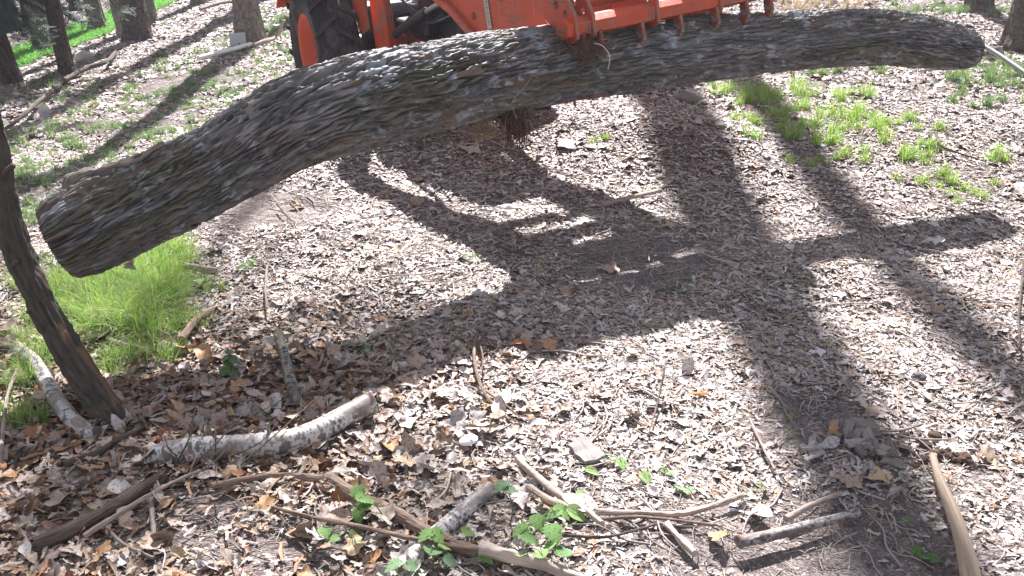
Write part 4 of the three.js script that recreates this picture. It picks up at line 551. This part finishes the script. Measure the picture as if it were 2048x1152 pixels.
function flakes(name, label, cat, px, py, n, spread, size, mats, s) {   // a loose heap of broken flakes
  seed = s; const q = P(px, py), root = base(name, q); tag(root, label, cat);
  for (let i = 0; i < n; i++) { const L = size * rr(0.5, 1.3), g = new THREE.BoxGeometry(L * rr(0.25, 0.5), size * rr(0.08, 0.16), L, 3, 1, 5), p = g.attributes.position, ph = rnd() * 60; for (let k = 0; k < p.count; k++) { const v = V(p.getX(k), p.getY(k), p.getZ(k)); p.setXYZ(k, v.x * (1 + 0.5 * n3(v.z * 60, ph, 1)), v.y + size * 0.12 * n3(v.x * 40 + ph, v.z * 30, 2), v.z * (1 + 0.4 * n3(v.x * 70, ph, 4))); } g.computeVertexNormals(); const m = part('flake', g, mats[i % mats.length], root); m.position.set(gauss() * spread * 0.5, rnd() * size * 0.35 + 0.006, gauss() * spread * 0.5); m.rotation.set(gauss() * 0.35, rr(0, 6.28), gauss() * 0.35); }
  return root;
}
const greyWood = [C(0.62, 0.66, 0.72), C(0.45, 0.47, 0.5), C(0.85, 0.9, 0.98)].map((c) => std({ map: T.wood, color: c, roughness: 0.95 }));
{ const g = new THREE.BoxGeometry(0.09, 0.014, 0.12, 8, 1, 10), p = g.attributes.position; for (let k = 0; k < p.count; k++) { const x = p.getX(k), z = p.getZ(k); p.setXYZ(k, x * (1 + 0.2 * n3(z * 40, 1, 3)), p.getY(k) + 0.008 * n3(x * 30, z * 30, 3), z * (1 + 0.14 * n3(x * 50, 4, 3))); } g.computeVertexNormals(); const q = P(1172, 918), m = solo('bark_slab', g, std({ map: T.wood, color: C(0.78, 0.83, 0.92), roughness: 0.95 }), 'flat grey bark slab lying in sunlit leaves at the bottom centre', 'bark'); m.position.set(q.x, gy(q.x, q.z) + 0.03, q.z); m.rotation.set(0.12, 0.5, -0.1); }
flakes('bark_heap', 'shaggy grey heap of bark flakes on the edge of the dark bare soil', 'bark', 1692, 885, 14, 0.07, 0.1, greyWood, 91);
flakes('bark_heap', 'second grey heap of rotten bark flakes, right of the shaggy one', 'bark', 1745, 918, 12, 0.09, 0.09, greyWood, 92);
flakes('bark_heap', 'white and grey bark bits lying left of the shaggy bark heap', 'bark', 1612, 915, 9, 0.07, 0.07, [greyWood[2], M.birch], 93);
{ const q = P(1850, 905), root = base('soil_clods', q); seed = 94; tag(root, 'brown crumbly soil clods above the pointed pale branch', 'soil'); const soilM = std({ map: T.soil, color: C(1.0, 0.75, 0.55), bumpMap: T.soilBump, bumpScale: 0.01, roughness: 1 });
  for (let i = 0; i < 40; i++) { const r = rr(0.008, 0.026), g = new THREE.IcosahedronGeometry(r, 2), p = g.attributes.position; for (let k = 0; k < p.count; k++) { const v = V(p.getX(k), p.getY(k), p.getZ(k)); v.multiplyScalar(1 + 0.4 * n3(v.x / r * 1.4 + i * 3, v.y / r * 1.4, v.z / r * 1.4)); p.setXYZ(k, v.x, v.y * 0.75, v.z); } g.computeVertexNormals(); const m = part('clod', g, soilM, root); m.position.set(gauss() * 0.075, r * 0.5, gauss() * 0.06); } }
lump('rotten_wood', 'small orange brown piece of rotten wood in sunlit leaves', 'wood', 1400, 800, 0.04, 0.016, 0.02, std({ color: C(0.3, 0.16, 0.06), roughness: 1 }), { s: 8, amp: 0.4 });
lump('stump', 'dark low stump beyond the right end of the log', 'stump', 1985, 118, 0.09, 0.09, 0.09, M.darkBark, { s: 9, amp: 0.3 });
lump('stone', 'dark small stone in sunlit leaves at the right', 'stone', 1835, 765, 0.035, 0.02, 0.025, std({ color: C(0.09, 0.08, 0.085), roughness: 0.9 }), { s: 10 });
lump('stone', 'tan small stone at the right edge of the dark bare soil', 'stone', 1745, 828, 0.03, 0.022, 0.03, std({ color: C(0.28, 0.23, 0.17), roughness: 0.95 }), { s: 11 });
lump('wood_chunk', 'dark chunk of wood in the shadow under the log right of the tractor', 'wood', 1375, 200, 0.11, 0.05, 0.08, std({ map: T.bark, roughness: 1 }), { s: 12, rot: 0.5 });
{ // pale papery leaf standing out in the foreground, and a curl of birch bark in the shadow
  const q = P(938, 905), g = new THREE.SphereGeometry(0.045, 24, 10, 0, 6.283, 0, 1.15); g.scale(0.9, 0.55, 0.7); const m = solo('fallen_leaf', g, std({ color: C(0.82, 0.8, 0.78), roughness: 0.6, side: THREE.DoubleSide }), 'bright white cupped leaf lying alone above the birch piece', 'leaf'); m.position.set(q.x, gy(q.x, q.z) + 0.02, q.z); m.rotation.set(0.15, 0.4, 0.1);
  const c = P(920, 620), cg = new THREE.CylinderGeometry(0.02, 0.022, 0.1, 14, 6, true, 0.3, 2.6); cg.rotateZ(Math.PI / 2); const cm = solo('birch_bark_curl', cg, std({ map: T.birch, color: C(1.2, 1.2, 1.25), side: THREE.DoubleSide }), 'white curl of birch bark lying in the log shadow', 'bark'); cm.position.set(c.x, gy(c.x, c.z) + 0.02, c.z); cm.rotation.set(-0.5, 0.5, 0);
}
{ // pale plate leaning on the mossy tree, white pipe on the ground, grey pole at the right, blue scrap
  const p = P(474, 100), pl = solo('plate', new RoundedBoxGeometry(0.2, 0.18, 0.008, 2, 0.003), M.greyPlate, 'small pale grey plate leaning against the grey mossy tree', 'plate'); pl.position.set(p.x + 0.03, p.y + 0.1, p.z + 0.02); pl.rotation.set(-0.25, 0.2, 0.1);
  const hole = new THREE.Mesh(new THREE.CylinderGeometry(0.012, 0.012, 0.006, 12).rotateX(Math.PI / 2), M.black); hole.name = 'bolt'; hole.castShadow = hole.receiveShadow = true; hole.position.set(0.01, -0.05, 0.005); pl.add(hole);
  const pipe = ground3([[398, 121, 0.02], [450, 107, 0.03], [503, 93, 0.03]], 0.03); const pm = solo('pipe', limb(pipe, () => 0.03, { rs: 16, ls: 10 }), M.white, 'white pipe lying on the slope before the grey mossy tree', 'pipe');
  stick('branch', 'pale stick lying right of the hollow tree foot', 'stick', [[508, 95, 0.03], [535, 86, 0.05], [552, 78, 0.06], [568, 45, 0.3]], 0.03, 0.018, M.greyBranch);
  const bar = ground3([[1948, 88, 0.25], [1990, 112, 0.18], [2060, 160, 0.05]], 0.03); solo('pole', limb(bar, () => 0.022, { rs: 14, ls: 10 }), std({ color: C(0.24, 0.26, 0.27), roughness: 0.35 }), 'grey pole slanting down past the right end of the log', 'pole');
  const s = P(297, 76), bs = solo('plastic_scrap', (() => { const g = new THREE.PlaneGeometry(0.1, 0.2, 6, 8), q = g.attributes.position; for (let i = 0; i < q.count; i++) q.setZ(i, 0.03 * n3(q.getX(i) * 20, q.getY(i) * 14, 2)); g.computeVertexNormals(); return g; })(), std({ color: C(0.17, 0.19, 0.36), roughness: 0.5, side: THREE.DoubleSide }), 'small blue scrap hanging at the foot of the thick dark tree', 'scrap'); bs.position.set(s.x, s.y + 0.14, s.z + 0.1);
}

// ---------------------------------------------------------------- what hangs from and clings to the log
{
  seed = 611; const A = (px, py, Z) => atZ(px, py, Z);
  const rc = base('root_clump', A(1028, 232, 4.95)); tag(rc, 'reddish brown clump of matted roots hanging under the log', 'roots');
  const strands = []; for (let i = 0; i < 420; i++) { const x = gauss() * 0.03, z = gauss() * 0.035, L = (0.04 + 0.17 * rnd() * rnd() + 0.03 * rnd()) * (1 - Math.abs(x) * 3); strands.push(limb([V(x * 0.7, 0.06, z * 0.7), V(x + gauss() * 0.03, -L * 0.4, z + gauss() * 0.03), V(x * 1.25 + gauss() * 0.03, -L, z * 1.2 + gauss() * 0.03)], (t) => 0.0036 * (1 - 0.6 * t), { rs: 4, ls: 5, cap: false })); }
  const rm = part('root_fibres', merge(strands), std({ color: C(0.11, 0.06, 0.042), roughness: 1 }), rc); rm.userData.kind = 'stuff';
  const cs = []; for (let i = 0; i < 60; i++) { const x = gauss() * 0.05, z = gauss() * 0.03; cs.push(limb([V(x, 0.03, z), V(x + gauss() * 0.04, -0.04 + gauss() * 0.02, z + 0.02), V(x + gauss() * 0.06, -0.05 + gauss() * 0.03, z)], () => 0.0013, { rs: 4, ls: 5, cap: false })); }
  const cm = solo('straw_wisp', merge(cs), std({ color: C(0.3, 0.22, 0.13), roughness: 1 }), 'wisp of pale dry rootlets under the log left of the root clump', 'rootlets'); cm.position.copy(A(975, 246, 4.9));
  const hang = (px, py, Z, label, w, L, mat, s) => { const g = new THREE.PlaneGeometry(w, L, 8, 8), p = g.attributes.position; for (let i = 0; i < p.count; i++) { const x = p.getX(i), y = p.getY(i); p.setXYZ(i, x * (0.7 + 0.5 * n3(y * 40, s, 1)), y * (0.75 + 0.45 * n3(x * 40, s, 5)), 0.02 * n3(x * 30, y * 30, s)); } g.computeVertexNormals(); const m = solo('bark_flake', g, mat, label, 'bark'); m.position.copy(A(px, py, Z)); m.rotation.y = s; return m; };
  const flake = std({ map: T.bark, color: C(1.6, 1, 0.8), side: THREE.DoubleSide, roughness: 1 }), pale = std({ map: T.leaf, color: C(0.45, 0.4, 0.37), side: THREE.DoubleSide });
  hang(1160, 192, 5.14, 'reddish bark flake hanging under the log right of the root clump', 0.16, 0.06, flake, 0.3); hang(1205, 188, 5.2, 'reddish bark flake hanging under the log, farthest right', 0.14, 0.05, flake, 0.5); hang(1150, 205, 5.12, 'thin brown bark splinter pointing down under the log', 0.02, 0.08, flake, 0.2);
  hang(258, 530, 3.74, 'pale leaf hanging under the left end of the log', 0.05, 0.06, pale, 0.4); hang(305, 478, 3.8, 'brown bark flake hanging under the left part of the log', 0.06, 0.05, flake, 0.1); hang(380, 458, 3.86, 'thin pale bark splinter hanging under the log above the grass tips', 0.014, 0.05, pale, 0.2);
  const vine = base('dead_vine', A(1030, 205, 4.78)); tag(vine, 'thin dead vine twig clinging to the face of the log left of the grapple', 'vine');
  const tube = (name, list, r, mat, parent) => part(name, limb(list.map((p) => A(...p).sub(parent.position)), (t) => r * (1 - 0.5 * t), { rs: 6, ls: 24, disp: (th, v) => r * 0.2 * n3(v * 60, th) }), mat, parent);
  tube('stem', [[1034, 238, 4.7], [1024, 205, 4.68], [1045, 180, 4.72], [1066, 150, 4.78], [1085, 130, 4.84], [1097, 108, 4.92]], 0.0024, M.greyBranch, vine); tube('side_twig', [[1066, 150, 4.78], [1078, 158, 4.76], [1074, 172, 4.75]], 0.0018, M.greyBranch, vine); tube('side_twig', [[1030, 192, 4.7], [1014, 200, 4.68]], 0.0025, M.greyBranch, vine);
  const loop = base('root_loop', A(1205, 95, 5.0)); tag(loop, 'thin white root curling over the log face beside the first tooth', 'root'); tube('stem', [[1186, 86, 5.02], [1205, 92, 4.98], [1219, 112, 4.98], [1216, 140, 4.99]], 0.0042, std({ color: C(0.5, 0.44, 0.38) }), loop);
  const ds = []; for (let i = 0; i < 110; i++) { const x = gauss() * 0.05, y = gauss() * 0.03; ds.push(limb([V(x, y, 0), V(x + gauss() * 0.05, y + gauss() * 0.03, 0.02 * gauss()), V(x + gauss() * 0.07, y - 0.02 + gauss() * 0.04, 0.02 * gauss())], () => 0.0016, { rs: 4, ls: 5, cap: false })); }
  const dm = solo('straw_wisp', merge(ds), std({ color: C(0.12, 0.075, 0.045), roughness: 1 }), 'dark rootlets caught between the first two grapple teeth', 'rootlets'); dm.position.copy(A(1172, 98, 5.02));
}

// ---------------------------------------------------------------- green sprigs and seedlings
const serr = (() => { // a toothed, pleated bramble leaflet, base at the origin, 1 long along z
  const n = 12, pos = [], uv = [], idx = []; for (let i = 0; i <= n; i++) { const t = i / n, w = 0.4 * Math.pow(Math.sin(Math.PI * Math.pow(t, 0.7)), 0.8) * (i % 2 ? 1.22 : 0.8) + 0.004; for (const s of [-1, -0.5, 0, 0.5, 1]) { pos.push(s * w, 0.18 * Math.abs(s) * w - 0.25 * t * t + (i % 2 ? 0.025 : -0.01) * Math.abs(s), t - Math.abs(s) * 0.08); uv.push(0.5 + s * w, t); } }
  for (let i = 0; i < n; i++) for (let j = 0; j < 4; j++) { const k = i * 5 + j; idx.push(k, k + 5, k + 1, k + 1, k + 5, k + 6); }
  const g = new THREE.BufferGeometry(); g.setAttribute('position', new THREE.Float32BufferAttribute(pos, 3)); g.setAttribute('uv', new THREE.Float32BufferAttribute(uv, 2)); g.setIndex(idx); g.computeVertexNormals(); return g; })();
const ovate = (() => { const g = serr.clone(), p = g.attributes.position; for (let i = 0; i < p.count; i++) { const row = Math.floor(i / 5), t = row / 12, s = (i % 5 - 2) / 2, w = 0.36 * Math.pow(Math.sin(Math.PI * Math.pow(t, 0.75)), 0.75) + 0.004; p.setXYZ(i, s * w, 0.3 * Math.abs(s) * w - 0.15 * t * t, t); } g.computeVertexNormals(); return g; })();
const leafTints = [[0.15, 0.31, 0.07], [0.2, 0.37, 0.09], [0.11, 0.25, 0.055], [0.27, 0.43, 0.13]].map((c) => { const m = M.greenLeaf.clone(); m.color = C(...c); return m; });
const blueTints = [[0.13, 0.24, 0.12], [0.2, 0.34, 0.16]].map((c) => { const m = M.greenLeaf.clone(); m.color = C(...c); return m; });
function sprig(name, label, cat, basePx, stemPx, leaves, { geo = serr, mats = leafTints, stem = 0.003, s = 1 } = {}) {   // leaves: [px, py, height, length, turn]
  seed = 8000 + s * 13; const b = P(...basePx), root = base(name, V(b.x, gyBase(b.x, b.z), b.z)); tag(root, label, cat);
  const q = stemPx.map((p) => P(p[0], p[1], p[2]).sub(root.position)); if (q.length > 1) part('stem', limb([V(0, -0.01, 0), ...q], (t) => stem * (1 - 0.5 * t), { rs: 6, ls: 24 }), M.greenStem, root);
  leaves.forEach(([px, py, h, L, turn], i) => { const p = P(px, py, h).sub(root.position); const m = part('leaf', geo, mats[i % mats.length], root); L *= geo === serr ? 1.3 : 1.05; m.scale.setScalar(L); m.rotation.set(rr(-0.1, 0.45), turn, rr(-0.25, 0.25), 'YXZ'); m.position.copy(p).add(V(0, 0, -0.5 * L).applyAxisAngle(V(0, 1, 0), turn)); const n = q.length ? q[Math.floor(q.length / 2)].clone().lerp(p, 0.3) : V(0, 0, 0); part('leaf_stalk', limb([n, n.clone().lerp(m.position, 0.6).add(V(0, 0.006, 0)), m.position.clone()], () => 0.0013, { rs: 5, ls: 6, cap: false }), M.greenStem, root); });
  return root;
}
sprig('bramble', 'bramble sprig with folded young leaves left of the birch piece', 'plant', [790, 1075], [[770, 1050, 0.03], [750, 1020, 0.07], [735, 1000, 0.1]], [[718, 1000, 0.1, 0.05, 0.3], [735, 1008, 0.11, 0.052, 1.9], [722, 1022, 0.09, 0.045, -0.9], [738, 1025, 0.08, 0.045, 2.8], [718, 1045, 0.06, 0.042, 0.2]], { s: 1 });
sprig('bramble', 'small bramble shoot on the long thin branch at the bottom left', 'plant', [700, 1120], [[700, 1090, 0.03], [690, 1070, 0.05]], [[652, 1078, 0.06, 0.04, 0.4], [665, 1090, 0.05, 0.035, -1.2], [718, 1080, 0.05, 0.04, 1.3], [725, 1090, 0.05, 0.035, 2.4], [672, 975, 0.03, 0.03, 0.3]], { s: 2 });
sprig('bramble', 'bramble sprig with serrated leaves at the foot of the birch piece', 'plant', [880, 1140], [[875, 1110, 0.05], [868, 1090, 0.08]], [[850, 1080, 0.09, 0.05, -0.8], [875, 1078, 0.1, 0.05, 0.6], [868, 1100, 0.08, 0.055, 2.9], [890, 1098, 0.07, 0.035, 1.5], [972, 1120, 0.04, 0.05, 0.7], [940, 1070, 0.04, 0.04, 1.8]], { s: 3 });
sprig('bramble', 'largest bramble plant with many serrated leaves at the bottom centre', 'plant', [1020, 1085], [[1040, 1060, 0.06], [1065, 1050, 0.09], [1090, 1040, 0.11]], [[1078, 1052, 0.11, 0.05, 0.4], [1040, 1068, 0.09, 0.048, -1.0], [1062, 1075, 0.1, 0.055, 1.6], [1045, 1102, 0.07, 0.052, 2.9], [1108, 1075, 0.1, 0.062, 0.2], [1092, 1098, 0.08, 0.045, -1.3], [1130, 1105, 0.07, 0.06, 2.4], [1080, 1110, 0.07, 0.045, 3.4], [1105, 1035, 0.1, 0.045, -1.1], [1128, 1030, 0.1, 0.05, 1.1]], { s: 4 });
sprig('bramble', 'upright thin bramble cane with two pale leaves above the birch piece', 'plant', [1015, 1070], [[1025, 1030, 0.06], [1018, 1000, 0.12], [1008, 985, 0.15]], [[1000, 982, 0.16, 0.045, -0.7], [1022, 990, 0.15, 0.04, 1.4]], { s: 5, mats: blueTints });
sprig('bramble', 'drooping bramble sprig cut by the bottom edge', 'plant', [800, 1175], [[800, 1150, 0.04], [812, 1135, 0.06]], [[830, 1140, 0.06, 0.045, 1.2], [785, 1142, 0.06, 0.05, -0.9], [905, 1125, 0.06, 0.04, 1.5], [835, 1155, 0.04, 0.045, 2.6]], { s: 6, mats: blueTints });
sprig('seedling', 'single broad pale green leaf right of the large bramble plant', 'plant', [1160, 1045], [[1158, 1035, 0.03]], [[1155, 1028, 0.05, 0.075, 1.2], [1163, 995, 0.06, 0.045, 0.5]], { geo: ovate, mats: [leafTints[3]], s: 7 });
[['broad green seedling leaf beside the flat grey bark slab', 1185, 940, 0.055, 1.5, [3]], ['upright folded yellow green leaf right of the flat grey bark slab', 1243, 925, 0.055, 0.2, [1]], ['small round green seedling above the folded leaf', 1212, 912, 0.03, 0.9, [1, 3]], ['broad green leaf with a vein in sunlit leaves at the bottom centre', 1292, 955, 0.06, 0.5, [3]], ['small green leaf pair right of the broad veined leaf', 1330, 940, 0.035, 1.3, [3, 1]], ['grey green broad leaf in sunlit leaves right of the veined leaf', 1362, 975, 0.05, 1.7, ['b', 'b']], ['small bright green leaves on the left edge of the bare soil', 1518, 977, 0.028, 1, [1, 0]], ['round green leaf in the tree shadow on bare soil, upper of two', 1580, 830, 0.034, 0.4, [1]], ['round green leaf in the tree shadow on bare soil, lower of two', 1578, 866, 0.036, 1.2, [1]], ['small green seedling at the lower right beside the pale grey stick', 1812, 1040, 0.035, 0.5, [0, 2]], ['dark green weed leaves in shade at the bottom right', 1838, 1105, 0.055, 0.2, [2, 2, 2]]].forEach(([label, px, py, L, turn, mi], i) => sprig('seedling', label, 'plant', [px, py + 8], [[px, py, 0.02]], mi.map((m, k) => [px + k * 12, py + k * 5, 0.025, L, turn + k * 2]), { geo: ovate, mats: mi.map((m) => (m === 'b' ? blueTints[1] : leafTints[m])), s: 20 + i, stem: 0.0018 }));
sprig('weed', 'dark green leafy weed in the shade right of the leaning tree', 'plant', [460, 750], [[462, 725, 0.05], [458, 700, 0.1]], [[445, 735, 0.05, 0.05, -0.8], [470, 738, 0.05, 0.05, 0.9], [455, 715, 0.08, 0.05, 0.3], [472, 712, 0.09, 0.045, 1.7], [448, 705, 0.1, 0.045, -1.9], [460, 695, 0.12, 0.04, 2.8]], { mats: [leafTints[2], blueTints[0]], s: 40 });
sprig('weed', 'small weed with round leaves in the shaded leaves above the birch log', 'plant', [728, 700], [[726, 690, 0.03]], [[715, 688, 0.04, 0.045, -0.7], [735, 685, 0.05, 0.045, 0.8], [740, 700, 0.03, 0.045, 1.9], [712, 705, 0.03, 0.04, -2.2], [728, 695, 0.05, 0.04, 3]], { geo: ovate, mats: [leafTints[2], leafTints[0]], s: 41 });
sprig('weed', 'small sunlit green seedling in leaves right of the tall grass', 'plant', [492, 535], [[492, 525, 0.03]], [[482, 530, 0.03, 0.05, -0.9], [500, 522, 0.04, 0.05, 0.8], [495, 535, 0.03, 0.045, 2.4], [510, 518, 0.03, 0.04, 1.4]], { geo: ovate, s: 42 });
sprig('weed', 'two light green upright leaves at the edge of the tall grass', 'plant', [410, 590], [[408, 575, 0.05]], [[400, 558, 0.07, 0.06, 0.2], [415, 568, 0.06, 0.06, 0.5]], { geo: ovate, mats: [leafTints[3], leafTints[1]], s: 43 });
sprig('weed', 'pale green plant patch in the tractor shadow left of the log shadow', 'plant', [945, 520], [[945, 512, 0.02]], [[930, 515, 0.03, 0.045, -0.9], [950, 510, 0.03, 0.04, 0.8], [940, 522, 0.02, 0.04, 2.4], [965, 512, 0.02, 0.045, 1.4]], { geo: ovate, mats: blueTints, s: 44 });
sprig('weed', 'low green leaves in the log shadow right of the oak leaf', 'plant', [1340, 578], [[1345, 570, 0.02]], [[1320, 575, 0.02, 0.05, -0.9], [1345, 568, 0.03, 0.05, 0.8], [1360, 580, 0.02, 0.05, 2.4], [1380, 558, 0.02, 0.045, 1.4]], { geo: ovate, mats: [leafTints[2], blueTints[0]], s: 45 });

renderer.render(scene, camera);
